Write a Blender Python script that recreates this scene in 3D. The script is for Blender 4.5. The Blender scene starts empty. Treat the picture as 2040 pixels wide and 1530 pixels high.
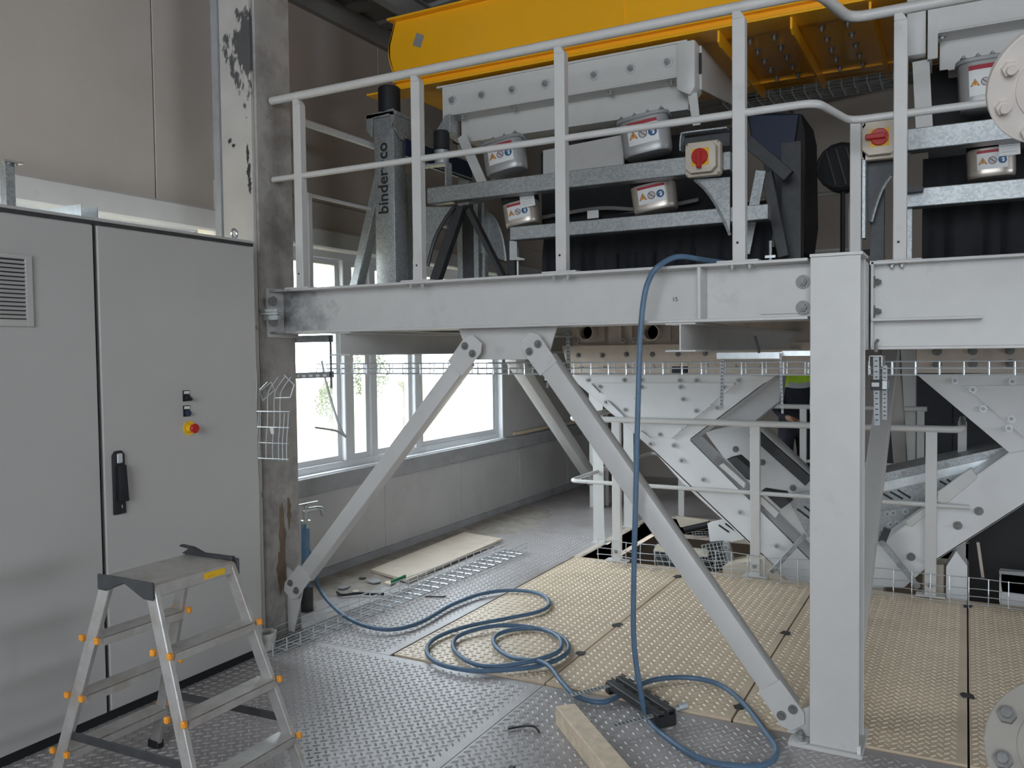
import bpy, bmesh, math, random
import numpy as np
from mathutils import Vector, Matrix
random.seed(4)
SC = bpy.context.scene
COL = SC.collection
R = math.radians
# ------------------------------------------------------------ camera
cd = bpy.data.cameras.new('camera'); cam = bpy.data.objects.new('camera', cd); COL.objects.link(cam)
cd.sensor_width = 36; cd.lens = 36*1686.3/2040; cd.clip_start = .05; cd.clip_end = 300
rx = Vector((0.88135694, 0.47229807, -0.01201982)); uy = Vector((-0.00737572, 0.03919326, 0.99920443)); fw = Vector((-0.47239341, 0.8805671, -0.03802679))
mw = Matrix.Identity(4)
for i in range(3):
    mw[i][0], mw[i][1], mw[i][2] = rx[i], uy[i], -fw[i]
mw[2][3] = 1.7
cam.matrix_world = mw
SC.camera = cam
# ------------------------------------------------------------ light
SC.view_settings.view_transform = 'Standard'; SC.view_settings.look = 'None'
SC.view_settings.gamma = 1; SC.view_settings.use_curve_mapping = False
SC.view_settings.exposure = 0.88
w = bpy.data.worlds.new('sky'); SC.world = w; w.use_nodes = True
bg = w.node_tree.nodes['Background']; bg.inputs[0].default_value = (.84, .92, 1, 1); bg.inputs[1].default_value = 5.6
w.cycles.sampling_method = 'MANUAL'; w.cycles.sample_map_resolution = 64
def area(name, loc, rot, sx, sy, power, col):
    l = bpy.data.lights.new(name, 'AREA'); l.shape = 'RECTANGLE'; l.size = sx; l.size_y = sy; l.energy = power; l.color = col
    o = bpy.data.objects.new(name, l); o.location = loc; o.rotation_euler = rot; COL.objects.link(o); return o
# daylight: sky portals in the left windows, daylight from the gate behind the camera and the window band on the right; a lamp added in the windowless storey below
area('lower_hall_fill', (-2.2, 9.6, -.75), (R(90), 0, R(200)), 1.6, 1.0, 38, (1, .95, .86))
for nm, loc, rot, sx, sy in (('window_sky_portal', (-4.46,5.9,1.64), (R(90),0,R(-90)), 3.76, 1.7), ('near_window_sky_portal', (-4.46,2.1,1.64), (R(90),0,R(-90)), 3.4, 1.7),
        ('gate_sky_portal', (.6,-5.02,2.95), (R(90),0,0), 4.2, 3.1), ('right_window_sky_portal', (7.02,2.2,2.05), (R(90),0,R(90)), 4.2, 1.1)):
    o = area(nm, loc, rot, sx, sy, 1, (1, 1, 1)); o.data.cycles.is_portal = True
sun = bpy.data.lights.new('sun', 'SUN'); sun.energy = 1.2; sun.angle = R(.6); so = bpy.data.objects.new('sun', sun); COL.objects.link(so)
so.rotation_euler = (R(38), 0, R(110))
SC.cycles.max_bounces = 8; SC.cycles.diffuse_bounces = 4; SC.cycles.glossy_bounces = 3; SC.cycles.transparent_max_bounces = 12
SC.cycles.caustics_reflective = False; SC.cycles.caustics_refractive = False
SC.cycles.sample_clamp_indirect = 6

# ------------------------------------------------------------ materials
MATS = {}
def mat(name, col, rough=.5, metal=0, var=.06, scale=6, bump=0, bscale=80, dirt=None, dscale=2.5, dlo=.5, dhi=.7, damt=.6, stretch=None, coat=0, vor=0):
    m = bpy.data.materials.new(name); m.use_nodes = True; nt = m.node_tree; N = nt.nodes; L = nt.links
    b = N['Principled BSDF']; b.inputs['Roughness'].default_value = rough; b.inputs['Metallic'].default_value = metal
    if coat: b.inputs['Coat Weight'].default_value = coat
    tc = N.new('ShaderNodeTexCoord'); src = tc.outputs['Object']
    if stretch:
        mp = N.new('ShaderNodeMapping'); mp.inputs['Scale'].default_value = stretch; L.new(src, mp.inputs[0]); src = mp.outputs[0]
    if vor:
        nz = N.new('ShaderNodeTexVoronoi'); nz.inputs['Scale'].default_value = vor; fac = nz.outputs['Color']
        L.new(src, nz.inputs['Vector'])
        sp = N.new('ShaderNodeSeparateColor'); L.new(fac, sp.inputs[0]); fac = sp.outputs[0]
    else:
        nz = N.new('ShaderNodeTexNoise'); nz.inputs['Scale'].default_value = scale; nz.inputs['Detail'].default_value = 6; fac = nz.outputs['Fac']
        L.new(src, nz.inputs['Vector'])
    rp = N.new('ShaderNodeValToRGB'); rp.color_ramp.elements[0].position = .25; rp.color_ramp.elements[1].position = .75
    c = [max(0, x) for x in col]
    rp.color_ramp.elements[0].color = (*[x*(1-var) for x in c], 1); rp.color_ramp.elements[1].color = (*[min(1, x*(1+var)) for x in c], 1)
    L.new(fac, rp.inputs[0]); out = rp.outputs[0]
    if dirt:
        n2 = N.new('ShaderNodeTexNoise'); n2.inputs['Scale'].default_value = dscale; n2.inputs['Detail'].default_value = 8; n2.inputs['Roughness'].default_value = .65
        L.new(tc.outputs['Object'], n2.inputs['Vector'])
        r2 = N.new('ShaderNodeValToRGB'); r2.color_ramp.elements[0].position = dlo; r2.color_ramp.elements[1].position = dhi
        r2.color_ramp.elements[0].color = (0, 0, 0, 1); r2.color_ramp.elements[1].color = (damt, damt, damt, 1)
        L.new(n2.outputs['Fac'], r2.inputs[0])
        mx = N.new('ShaderNodeMix'); mx.data_type = 'RGBA'; L.new(r2.outputs[0], mx.inputs['Factor']); L.new(out, mx.inputs[6]); mx.inputs[7].default_value = (*dirt, 1); out = mx.outputs[2]
    L.new(out, b.inputs['Base Color'])
    if bump:
        n3 = N.new('ShaderNodeTexNoise'); n3.inputs['Scale'].default_value = bscale; n3.inputs['Detail'].default_value = 4; L.new(src, n3.inputs['Vector'])
        bp = N.new('ShaderNodeBump'); bp.inputs['Strength'].default_value = bump; bp.inputs['Distance'].default_value = .004
        L.new(n3.outputs['Fac'], bp.inputs['Height']); L.new(bp.outputs[0], b.inputs['Normal'])
    MATS[name] = m; return m
mat('paint', (.60, .585, .565), .42, var=.035, scale=9, dirt=(.33, .31, .29), dscale=5, dlo=.60, dhi=.80, damt=.45)
mat('paint_clean', (.63, .62, .60), .4, var=.03, scale=9)
mat('paint_dusty', (.64, .56, .49), .6, var=.07, scale=8, dirt=(.36, .27, .20), dscale=7, dlo=.55, dhi=.78)
mat('chute_paint', (.76, .76, .765), .36, var=.03)
mat('cabinet', (.47, .455, .435), .5, var=.03, scale=3, bump=.05, bscale=900)
mat('galv', (.40, .42, .425), .45, .55, var=.13, vor=90, dirt=(.50, .51, .51), dscale=9, dlo=.5, dhi=.7, damt=.35)
mat('galv_bright', (.68, .72, .74), .3, .9, var=.1, scale=30)
mat('wire', (.74, .78, .81), .32, .6, var=.08, scale=30)
mat('alu', (.62, .60, .58), .42, .7, var=.10, scale=20, dirt=(.45, .38, .30), dscale=8, dlo=.5, dhi=.7, stretch=(1, 1, 1))
mat('steel_dark', (.06, .061, .064), .5, .3, var=.2, scale=20)
mat('bolt', (.36, .36, .35), .45, .5, var=.2, scale=60)
mat('washer', (.62, .63, .64), .4, .35, var=.08, scale=60)
mat('bolt_dark', (.22, .215, .21), .5, .4, var=.2, scale=60)
mat('yellow', (.97, .47, .014), .30, var=.04, scale=3, coat=.4)
mat('black', (.014, .014, .016), .55, var=.2, scale=12)
mat('rubber', (.009, .0095, .012), .65, var=.25, scale=10)
mat('dark_belt', (.006, .006, .009), .75, var=.5, scale=18, stretch=(1, 1, 6))
mat('navy', (.018, .032, .075), .5, var=.1)
mat('motor_grey', (.40, .40, .40), .4, .35, var=.06)
mat('motor_champagne', (.56, .50, .44), .35, .6, var=.06)
mat('box_beige', (.68, .60, .49), .45, var=.03)
mat('red', (.50, .015, .012), .35, var=.05)
mat('orange_cap', (.85, .33, .03), .5, var=.08)
mat('signal_yellow', (.85, .50, .02), .4, var=.05)
mat('white', (.80, .80, .79), .5, var=.02)
mat('print_orange', (.75, .33, .05), .5, var=.02)
mat('print_red', (.40, .03, .05), .5, var=.02)
mat('print_brown', (.16, .06, .04), .5, var=.02)
mat('print_blue', (.02, .11, .24), .5, var=.02)
mat('print_grey', (.5, .5, .52), .5, var=.02)
mat('text_black', (.02, .02, .02), .7, var=.1)
mat('pen', (.05, .05, .06), .8, var=.1)
mat('hose', (.085, .15, .235), .5, var=.15, scale=25)
mat('pipe_blue', (.10, .22, .36), .45, var=.2, scale=12, dirt=(.3, .33, .36), dscale=10)
mat('brass', (.50, .52, .50), .35, .85, var=.15, scale=40)
mat('wood', (.76, .63, .47), .75, var=.16, scale=7, stretch=(3, 3, 3), bump=.3, bscale=40, dirt=(.30, .23, .17), dscale=9, dlo=.62, dhi=.72)
mat('subfloor', (.03, .028, .027), .9, var=.2)
mat('rust', (.20, .145, .10), .85, var=.3, scale=8)
mat('plywood', (.62, .53, .43), .8, var=.12, scale=8, dirt=(.45, .37, .30), dscale=4, dlo=.5, dhi=.7, bump=.15, bscale=60)
mat('concrete', (.40, .375, .35), .85, var=.18, scale=4, bump=.25, bscale=70, dirt=(.15, .13, .12), dscale=3.6, dlo=.46, dhi=.66, damt=.7)
mat('concrete_light', (.52, .49, .46), .85, var=.10, scale=5, bump=.2, bscale=60, dirt=(.07, .07, .075), dscale=3.1, dlo=.60, dhi=.66, damt=.85)
mat('wall_panel', (.52, .46, .41), .7, var=.05, scale=2, stretch=(1, 1, .3), dirt=(.42, .36, .30), dscale=1.3, dlo=.45, dhi=.75, damt=.5)
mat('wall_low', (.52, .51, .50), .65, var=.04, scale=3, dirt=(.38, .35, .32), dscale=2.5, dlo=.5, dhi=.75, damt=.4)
mat('sill', (.36, .36, .37), .7, var=.10, scale=6, dirt=(.25, .24, .23), dscale=5)
mat('pvc', (.70, .71, .73), .4, var=.03)
mat('roof', (.26, .25, .24), .7, var=.12, scale=3)
mat('floor_grey', (.43, .40, .395), .38, .0, var=.14, scale=3.5, bump=.25, bscale=140, dirt=(.24, .20, .18), dscale=1.5, dlo=.42, dhi=.72, damt=.75)
mat('floor_dust', (.36, .325, .29), .85, var=.2, scale=9, bump=.5, bscale=60, dirt=(.22, .18, .14), dscale=6, dlo=.42, dhi=.66)
mat('plate_beige', (.70, .56, .41), .42, .0, var=.08, scale=5, bump=.12, bscale=150, dirt=(.44, .34, .24), dscale=2.2, dlo=.46, dhi=.75, damt=.6)
mat('lug_grey', (.40, .38, .38), .4, .0, var=.2, scale=6)
mat('lug_beige', (.74, .62, .47), .42, .0, var=.10, scale=6)
mat('smear', (.33, .33, .335), .5, var=.45, scale=40)
mat('bitumen', (.045, .045, .05), .7, var=.5, scale=18)
mat('backdrop_dark', (.05, .053, .062), .6, var=.2, scale=3)
mat('smudge', (.05, .048, .048), .8, var=.3, scale=20)
mat('deck', (.13, .13, .13), .7, .1, var=.1)
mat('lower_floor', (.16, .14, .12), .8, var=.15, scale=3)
mat('strap', (.30, .31, .315), .45, .3, var=.15, scale=30)
mat('cream', (.70, .62, .50), .5, var=.06)
mat('flange_grey', (.30, .275, .245), .75, var=.10, scale=8, dirt=(.55, .53, .5), dscale=14, dlo=.62, dhi=.68, damt=.8)
mat('flange_white', (.66, .60, .55), .5, var=.05, scale=8)
mat('hivis', (.55, .85, .05), .7, var=.1, scale=12, bump=.3, bscale=15)
mat('reflective', (.42, .42, .42), .4, var=.08)
mat('workwear', (.018, .02, .032), .8, var=.3, scale=14, bump=.4, bscale=14)
mat('skin', (.38, .20, .13), .55, var=.06)
mat('hair', (.03, .02, .015), .7, var=.2)
mat('grass', (.14, .105, .028), .9, var=.3, scale=.25)
mat('road', (.15, .08, .04), .9, var=.15, scale=.5)
mat('leaf', (.05, .07, .012), .8, var=.45, scale=2)
mat('bark', (.12, .09, .06), .9, var=.2)
mat('green_plastic', (.02, .22, .08), .5, var=.1)
mat('bucket_white', (.62, .60, .56), .6, var=.1, scale=10)
mat('lcd', (.55, .57, .58), .4, var=.05)
def stained():
    # oily black staining spreading from the beam's end at the concrete column
    m = MATS['paint'].copy(); m.name = 'paint_stained'; nt = m.node_tree; N = nt.nodes; L = nt.links; b = N['Principled BSDF']
    old = b.inputs['Base Color'].links[0].from_socket
    tc = N.new('ShaderNodeTexCoord'); sp = N.new('ShaderNodeSeparateXYZ'); L.new(tc.outputs['Object'], sp.inputs[0])
    mr = N.new('ShaderNodeMapRange'); mr.inputs[1].default_value = -3.15; mr.inputs[2].default_value = -2.55; mr.inputs[3].default_value = .62; mr.inputs[4].default_value = .0; L.new(sp.outputs[0], mr.inputs[0])
    nz = N.new('ShaderNodeTexNoise'); nz.inputs['Scale'].default_value = 9; nz.inputs['Detail'].default_value = 9; nz.inputs['Roughness'].default_value = .7; L.new(tc.outputs['Object'], nz.inputs[0])
    ad = N.new('ShaderNodeMath'); ad.operation = 'ADD'; L.new(mr.outputs[0], ad.inputs[0]); L.new(nz.outputs[0], ad.inputs[1])
    rp = N.new('ShaderNodeMapRange'); rp.inputs[1].default_value = .72; rp.inputs[2].default_value = 1.12; rp.inputs[3].default_value = 0; rp.inputs[4].default_value = .85; L.new(ad.outputs[0], rp.inputs[0])
    mx = N.new('ShaderNodeMix'); mx.data_type = 'RGBA'; L.new(rp.outputs[0], mx.inputs['Factor']); L.new(old, mx.inputs[6]); mx.inputs[7].default_value = (.06, .062, .07, 1); L.new(mx.outputs[2], b.inputs['Base Color'])
    MATS['paint_stained'] = m
stained()
def plaster():
    # pale plaster with a torn-looking dark bitumen smear high on the face
    m = MATS['concrete_light'].copy(); m.name = 'plaster'; nt = m.node_tree; N = nt.nodes; L = nt.links; b = N['Principled BSDF']
    old = b.inputs['Base Color'].links[0].from_socket
    tc = N.new('ShaderNodeTexCoord'); sp = N.new('ShaderNodeSeparateXYZ'); L.new(tc.outputs['Object'], sp.inputs[0])
    up = N.new('ShaderNodeMapRange'); up.inputs[1].default_value = 2.95; up.inputs[2].default_value = 3.45; up.inputs[3].default_value = 0; up.inputs[4].default_value = .34; L.new(sp.outputs[2], up.inputs[0])
    dn = N.new('ShaderNodeMapRange'); dn.inputs[1].default_value = 3.55; dn.inputs[2].default_value = 3.80; dn.inputs[3].default_value = 0; dn.inputs[4].default_value = .36; L.new(sp.outputs[2], dn.inputs[0])
    rt = N.new('ShaderNodeMapRange'); rt.inputs[1].default_value = -.08; rt.inputs[2].default_value = .11; rt.inputs[3].default_value = -.12; rt.inputs[4].default_value = .07; L.new(sp.outputs[0], rt.inputs[0])
    mp = N.new('ShaderNodeMapping'); mp.inputs['Scale'].default_value = (1.6, 1.6, .7); L.new(tc.outputs['Object'], mp.inputs[0])
    nz = N.new('ShaderNodeTexNoise'); nz.inputs['Scale'].default_value = 11; nz.inputs['Detail'].default_value = 8; nz.inputs['Roughness'].default_value = .6; L.new(mp.outputs[0], nz.inputs[0])
    def math_(op, x, y):
        q = N.new('ShaderNodeMath'); q.operation = op; L.new(x, q.inputs[0]); L.new(y, q.inputs[1]); return q.outputs[0]
    s = math_('ADD', math_('SUBTRACT', up.outputs[0], dn.outputs[0]), math_('ADD', rt.outputs[0], nz.outputs[0]))
    rp = N.new('ShaderNodeMapRange'); rp.inputs[1].default_value = .72; rp.inputs[2].default_value = .78; rp.inputs[3].default_value = 0; rp.inputs[4].default_value = .9; L.new(s, rp.inputs[0])
    mx = N.new('ShaderNodeMix'); mx.data_type = 'RGBA'; L.new(rp.outputs[0], mx.inputs['Factor']); L.new(old, mx.inputs[6]); mx.inputs[7].default_value = (.05, .05, .055, 1); L.new(mx.outputs[2], b.inputs['Base Color'])
    MATS['plaster'] = m
plaster()
def glass():
    m = bpy.data.materials.new('window_glass'); m.use_nodes = True; nt = m.node_tree; N = nt.nodes; N.clear(); L = nt.links
    o = N.new('ShaderNodeOutputMaterial'); t = N.new('ShaderNodeBsdfTransparent'); t.inputs[0].default_value = (.96, .98, .98, 1)
    g = N.new('ShaderNodeBsdfGlossy'); g.inputs['Roughness'].default_value = .03; d = N.new('ShaderNodeBsdfTranslucent'); d.inputs[0].default_value = (.9, .9, .88, 1)
    tc = N.new('ShaderNodeTexCoord'); nz = N.new('ShaderNodeTexNoise'); nz.inputs['Scale'].default_value = 2.2; nz.inputs['Detail'].default_value = 5; L.new(tc.outputs['Object'], nz.inputs[0])
    mr_ = N.new('ShaderNodeMapRange'); mr_.inputs[1].default_value = .35; mr_.inputs[2].default_value = .7; mr_.inputs[3].default_value = .03; mr_.inputs[4].default_value = .09; L.new(nz.outputs[0], mr_.inputs[0])
    mx = N.new('ShaderNodeMixShader'); L.new(mr_.outputs[0], mx.inputs[0]); L.new(t.outputs[0], mx.inputs[1]); L.new(d.outputs[0], mx.inputs[2])
    m2 = N.new('ShaderNodeMixShader'); m2.inputs[0].default_value = .05; L.new(mx.outputs[0], m2.inputs[1]); L.new(g.outputs[0], m2.inputs[2]); L.new(m2.outputs[0], o.inputs[0])
    MATS['window_glass'] = m
glass()

# ------------------------------------------------------------ helpers
def v3(p): return Vector(p)
class G:
    """collects shapes in world coordinates and links them as one mesh object"""
    def __init__(s): s.v = []; s.f = []; s.m = []; s.cur = 0
    def add(s, vs, fs):
        n = len(s.v); s.v += [tuple(p) for p in vs]
        for f in fs: s.f.append([i+n for i in f]); s.m.append(s.cur)
        return s
    def box(s, a, b):
        x0, y0, z0 = [min(a[i], b[i]) for i in range(3)]; x1, y1, z1 = [max(a[i], b[i]) for i in range(3)]
        return s.add([(x0,y0,z0),(x1,y0,z0),(x1,y1,z0),(x0,y1,z0),(x0,y0,z1),(x1,y0,z1),(x1,y1,z1),(x0,y1,z1)],
                     [(0,3,2,1),(4,5,6,7),(0,1,5,4),(1,2,6,5),(2,3,7,6),(3,0,4,7)])
    def bar(s, p, q, w, h, up=(0,0,1), w2=None, h2=None):
        p, q = v3(p), v3(q); d = (q-p).normalized(); up = v3(up)
        if abs(d.dot(up)) > .98: up = Vector((0,1,0))
        sx = d.cross(up).normalized(); sz = sx.cross(d).normalized()
        w2 = w if w2 is None else w2; h2 = h if h2 is None else h2
        vs = []
        for c, ww, hh in ((p, w, h), (q, w2, h2)):
            for a, b in ((-1,-1),(1,-1),(1,1),(-1,1)): vs.append(c+sx*(a*ww/2)+sz*(b*hh/2))
        return s.add(vs, [(0,3,2,1),(4,5,6,7),(0,1,5,4),(1,2,6,5),(2,3,7,6),(3,0,4,7)])
    def cyl(s, p, q, r, n=14, r2=None):
        p, q = v3(p), v3(q); d = (q-p).normalized(); up = Vector((0,0,1)) if abs(d.z) < .9 else Vector((1,0,0))
        a = d.cross(up).normalized(); b = d.cross(a).normalized(); r2 = r if r2 is None else r2
        vs = []
        for c, rr in ((p, r), (q, r2)):
            for i in range(n):
                t = 2*math.pi*i/n; vs.append(c+a*(rr*math.cos(t))+b*(rr*math.sin(t)))
        fs = [(i, (i+1)%n, n+(i+1)%n, n+i) for i in range(n)]+[tuple(range(n))[::-1], tuple(range(n, 2*n))]
        return s.add(vs, fs)
    def tube(s, pts, r, n=8, closed=False):
        P = [v3(p) for p in pts]; m = len(P); rings = []
        d0 = (P[1]-P[0]).normalized(); up = Vector((0,0,1)) if abs(d0.z) < .9 else Vector((1,0,0)); a = d0.cross(up).normalized()
        for i in range(m):
            if closed: t = (P[(i+1)%m]-P[i-1]).normalized()
            else: t = (P[min(i+1,m-1)]-P[max(i-1,0)]).normalized()
            a = (a-t*a.dot(t))
            a = a.normalized() if a.length > 1e-5 else t.orthogonal().normalized()
            b = t.cross(a)
            k = 1.0
            if 0 < i < m-1:
                c = (P[i]-P[i-1]).normalized().dot(t); k = 1/max(.6, c)
            rings.append([P[i]+(a*math.cos(2*math.pi*j/n)+b*math.sin(2*math.pi*j/n))*r*k for j in range(n)])
        vs = [p for q in rings for p in q]; fs = []
        for i in range(m if closed else m-1):
            for j in range(n):
                i2 = (i+1) % m; fs.append((i*n+j, i*n+(j+1)%n, i2*n+(j+1)%n, i2*n+j))
        if not closed: fs += [tuple(range(n))[::-1], tuple(range((m-1)*n, m*n))]
        return s.add(vs, fs)
    def prism(s, poly, off):
        P = [v3(p) for p in poly]; n = len(P); o = v3(off)
        return s.add(P+[p+o for p in P], [tuple(range(n)), tuple(range(n, 2*n))[::-1]]+[((i+1)%n, i, n+i, n+(i+1)%n) for i in range(n)])
    def build(s, name, m, parent=None, bevel=0, smooth=False, seg=1):
        me = bpy.data.meshes.new(name)
        org = wloc(parent) if parent else Vector((0,0,0))
        me.from_pydata([tuple(Vector(p)-org) for p in s.v], [], s.f)
        for mm in (m if isinstance(m, (list, tuple)) else [m]): me.materials.append(MATS[mm])
        for i, p in enumerate(me.polygons): p.material_index = s.m[i]
        bm = bmesh.new(); bm.from_mesh(me)
        bmesh.ops.recalc_face_normals(bm, faces=bm.faces)
        if bevel:
            es = [e for e in bm.edges if len(e.link_faces) == 2 and e.calc_face_angle(0) > R(35)]
            bmesh.ops.bevel(bm, geom=es, offset=bevel, segments=seg, affect='EDGES', profile=.5, clamp_overlap=True)
        bm.to_mesh(me); bm.free()
        if smooth or bevel:
            me.polygons.foreach_set('use_smooth', [True]*len(me.polygons)); me.set_sharp_from_angle(angle=R(35))
        o = bpy.data.objects.new(name, me); COL.objects.link(o)
        if parent: o.parent = parent
        return o
def wloc(o):
    l = Vector((0,0,0))
    while o: l += o.location; o = o.parent
    return l
def thing(name, label, cat, loc=(0,0,0), group=None):
    o = bpy.data.objects.new(name, None); COL.objects.link(o); o.location = loc; o.empty_display_size = .1
    return tag(o, label, cat, group)
def tag(o, label, cat, group=None):
    o['label'] = label; o['category'] = cat
    if group: o['group'] = group
    return o
def struct(o): o['kind'] = 'structure'; return o
def inst(name, me, parent, loc, rot=(0,0,0), scale=None):
    o = bpy.data.objects.new(name, me); COL.objects.link(o); o.parent = parent
    o.location = Vector(loc)-wloc(parent); o.rotation_euler = rot
    if scale: o.scale = scale
    return o
def meshof(g, name, m, bevel=0, smooth=False):
    o = g.build(name, m, None, bevel, smooth); me = o.data; bpy.data.objects.remove(o); return me
def arc(c, r, a0, a1, n, plane='xz'):
    out = []
    for i in range(n+1):
        t = R(a0+(a1-a0)*i/n); a, b = r*math.cos(t), r*math.sin(t)
        out.append({'xz': (c[0]+a, c[1], c[2]+b), 'xy': (c[0]+a, c[1]+b, c[2]), 'yz': (c[0], c[1]+a, c[2]+b)}[plane])
    return out
def smooth_path(pts, n=6):
    P = [v3(p) for p in pts]; out = []
    for i in range(len(P)-1):
        p0, p1, p2, p3 = P[max(i-1,0)], P[i], P[i+1], P[min(i+2,len(P)-1)]
        for k in range(n):
            t = k/n; out.append(.5*((2*p1)+(p2-p0)*t+(2*p0-5*p1+4*p2-p3)*t*t+(3*p1-p0-3*p2+p3)*t**3))
    return out+[P[-1]]
def rounded(pts, r, n=5):
    P = [v3(p) for p in pts]; out = [P[0]]
    for i in range(1, len(P)-1):
        a = (P[i-1]-P[i]).normalized(); b = (P[i+1]-P[i]).normalized()
        ang = a.angle(b); t = min(r/math.tan(ang/2), .45*(P[i-1]-P[i]).length, .45*(P[i+1]-P[i]).length)
        p, q = P[i]+a*t, P[i]+b*t
        for k in range(n+1):
            s = k/n; out.append(p*(1-s)**2+P[i]*2*s*(1-s)+q*s*s)
    return out+[P[-1]]
def text_mesh(txt, size, name, m, ext=.0006, off=0):
    c = bpy.data.curves.new(name, 'FONT'); c.body = txt; c.size = size; c.extrude = ext; c.resolution_u = 3; c.offset = off; c.align_x = 'LEFT'
    o = bpy.data.objects.new(name, c); COL.objects.link(o)
    dg = bpy.context.evaluated_depsgraph_get(); me = bpy.data.meshes.new_from_object(o.evaluated_get(dg)); bpy.data.objects.remove(o)
    me.materials.clear(); me.materials.append(MATS[m]); return me
# hex bolt seen from -Y: washer and head pointing to -Y
def hexbolt(r, m, name, washer=True, wm=None):
    g = G()
    if washer: g.cyl((0,0,0), (0,-.004,0), r*1.75, 16)
    g.cur = 1; g.cyl((0,-.003,0), (0,-.003-r*1.15,0), r, 6)
    g.cyl((0,-.003-r*1.1,0), (0,-.003-r*1.75,0), r*.55, 8)
    return meshof(g, name, [wm or m, m])
BOLT = hexbolt(.0125, 'bolt', 'bolt', wm='washer'); BOLT_D = hexbolt(.014, 'bolt_dark', 'bolt'); BOLT_S = hexbolt(.009, 'bolt', 'bolt'); BOLT_L = hexbolt(.016, 'bolt', 'bolt', wm='washer')
ibx = lambda g, x0, x1, yc, z0, z1, b, tf, tw: (g.box((x0,yc-b/2,z0),(x1,yc+b/2,z0+tf)), g.box((x0,yc-b/2,z1-tf),(x1,yc+b/2,z1)), g.box((x0,yc-tw/2,z0+tf),(x1,yc+tw/2,z1-tf)))
def iprofile_y(g, xc, y0, y1, z0, z1, b, tf, tw):
    h = tw/2; P = [(xc-b/2,z0),(xc+b/2,z0),(xc+b/2,z0+tf),(xc+h,z0+tf),(xc+h,z1-tf),(xc+b/2,z1-tf),(xc+b/2,z1),(xc-b/2,z1),(xc-b/2,z1-tf),(xc-h,z1-tf),(xc-h,z0+tf),(xc-b/2,z0+tf)]
    return g.prism([(x,y0,z) for x,z in P], (0,y1-y0,0))
def iprofile_x(g, x0, x1, yc, z0, z1, b, tf, tw):
    h = tw/2; P = [(yc-b/2,z0),(yc+b/2,z0),(yc+b/2,z0+tf),(yc+h,z0+tf),(yc+h,z1-tf),(yc+b/2,z1-tf),(yc+b/2,z1),(yc-b/2,z1),(yc-b/2,z1-tf),(yc-h,z1-tf),(yc-h,z0+tf),(yc-b/2,z0+tf)]
    return g.prism([(x0,y,z) for y,z in P], (x1-x0,0,0))
def iprofile_z(g, xc, yc, z0, z1, b, h_, tf, tw):
    w2 = tw/2; P = [(-b/2,-h_/2),(b/2,-h_/2),(b/2,-h_/2+tf),(w2,-h_/2+tf),(w2,h_/2-tf),(b/2,h_/2-tf),(b/2,h_/2),(-b/2,h_/2),(-b/2,h_/2-tf),(-w2,h_/2-tf),(-w2,-h_/2+tf),(-b/2,-h_/2+tf)]
    return g.prism([(xc+a,yc+c,z0) for a,c in P], (0,0,z1-z0))

# ============================================================ THE SETTING
XW = -4.29
def lugs(x0, x1, y0, y1, z, p=.05, holes=()):
    """raised tear-drop treads of a chequer plate: small ridged hexagons at +-45 degrees"""
    nx = int((x1-x0-.03)/p); ny = int((y1-y0-.03)/p)
    I, J = np.meshgrid(np.arange(nx), np.arange(ny), indexing='ij')
    base = np.stack([x0+.025+I.ravel()*p, y0+.025+J.ravel()*p], 1)
    cs = np.concatenate([base, base+p/2]); sg = np.concatenate([np.ones(len(base)), -np.ones(len(base))])
    ok = (cs[:,0] < x1-.012) & (cs[:,1] < y1-.012); cs = cs[ok]; sg = sg[ok]
    prof = np.array([(-.019,0,0),(-.008,-.0052,0),(.008,-.0052,0),(.019,0,0),(.008,.0052,0),(-.008,.0052,0),(-.010,0,.004),(.010,0,.004)])
    c = .7071; X = prof[:,0]*c; n = len(cs)
    V = np.zeros((n,8,3))
    V[:,:,0] = cs[:,:1]+(prof[None,:,0]*c-prof[None,:,1]*c*sg[:,None])
    V[:,:,1] = cs[:,1:]+(prof[None,:,0]*c*sg[:,None]+prof[None,:,1]*c)
    V[:,:,2] = z+prof[None,:,2]
    F = np.array([(0,1,6),(1,2,7),(1,7,6),(2,3,7),(3,4,7),(4,5,6),(4,6,7),(5,0,6)])
    Fa = (F[None]+(np.arange(n)*8)[:,None,None]).reshape(-1,3)
    return V.reshape(-1,3), Fa
def lug_obj(parent, rects, z, m):
    vs, fs, k = [], [], 0
    for r in rects:
        V, F = lugs(*r, z); vs.append(V); fs.append(F+k); k += len(V)
    V = np.concatenate(vs); F = np.concatenate(fs); me = bpy.data.meshes.new('tread_lugs')
    me.from_pydata(V.tolist(), [], F.tolist()); me.materials.append(MATS[m]); me.update()
    o = bpy.data.objects.new('tread_lugs', me); COL.objects.link(o); o.parent = parent; o['kind'] = 'stuff'; return o
# floor: sub-floor slabs round the opening, plates on top
OX0, OX1, OY0, OY1 = -2.80, 1.3, 6.36, 8.28
g = G(); T = -.16
for a, b in (((-4.4,-5),(7,OY0)), ((-4.4,OY0),(OX0,OY1)), ((OX1,OY0),(7,OY1)), ((-4.4,OY1),(7,10.9))):
    g.box((*a,T),(*b,-.012))
floor = struct(g.build('floor', 'subfloor'))
floor['label'] = 'steel plate floor with a rectangular opening'
def plate(x0, x1, y0, y1, z1, m, lm, rects=None):
    gp = .0045 if z1 > 0 else .001
    o = G().box((x0+gp,y0+gp,-.012),(x1-gp,y1-gp,z1)).build('floor_plate', m, floor, bevel=.0015)
    if lm: lug_obj(o, rects or [(x0,x1,y0,y1)], z1, lm)
    return o
XS = [-2.835, -1.885, -.933, .022, .975, 1.93]
for i in range(5):
    plate(XS[i], XS[i+1], 3.826, 6.355, .005, 'plate_beige', 'lug_beige')
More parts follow.
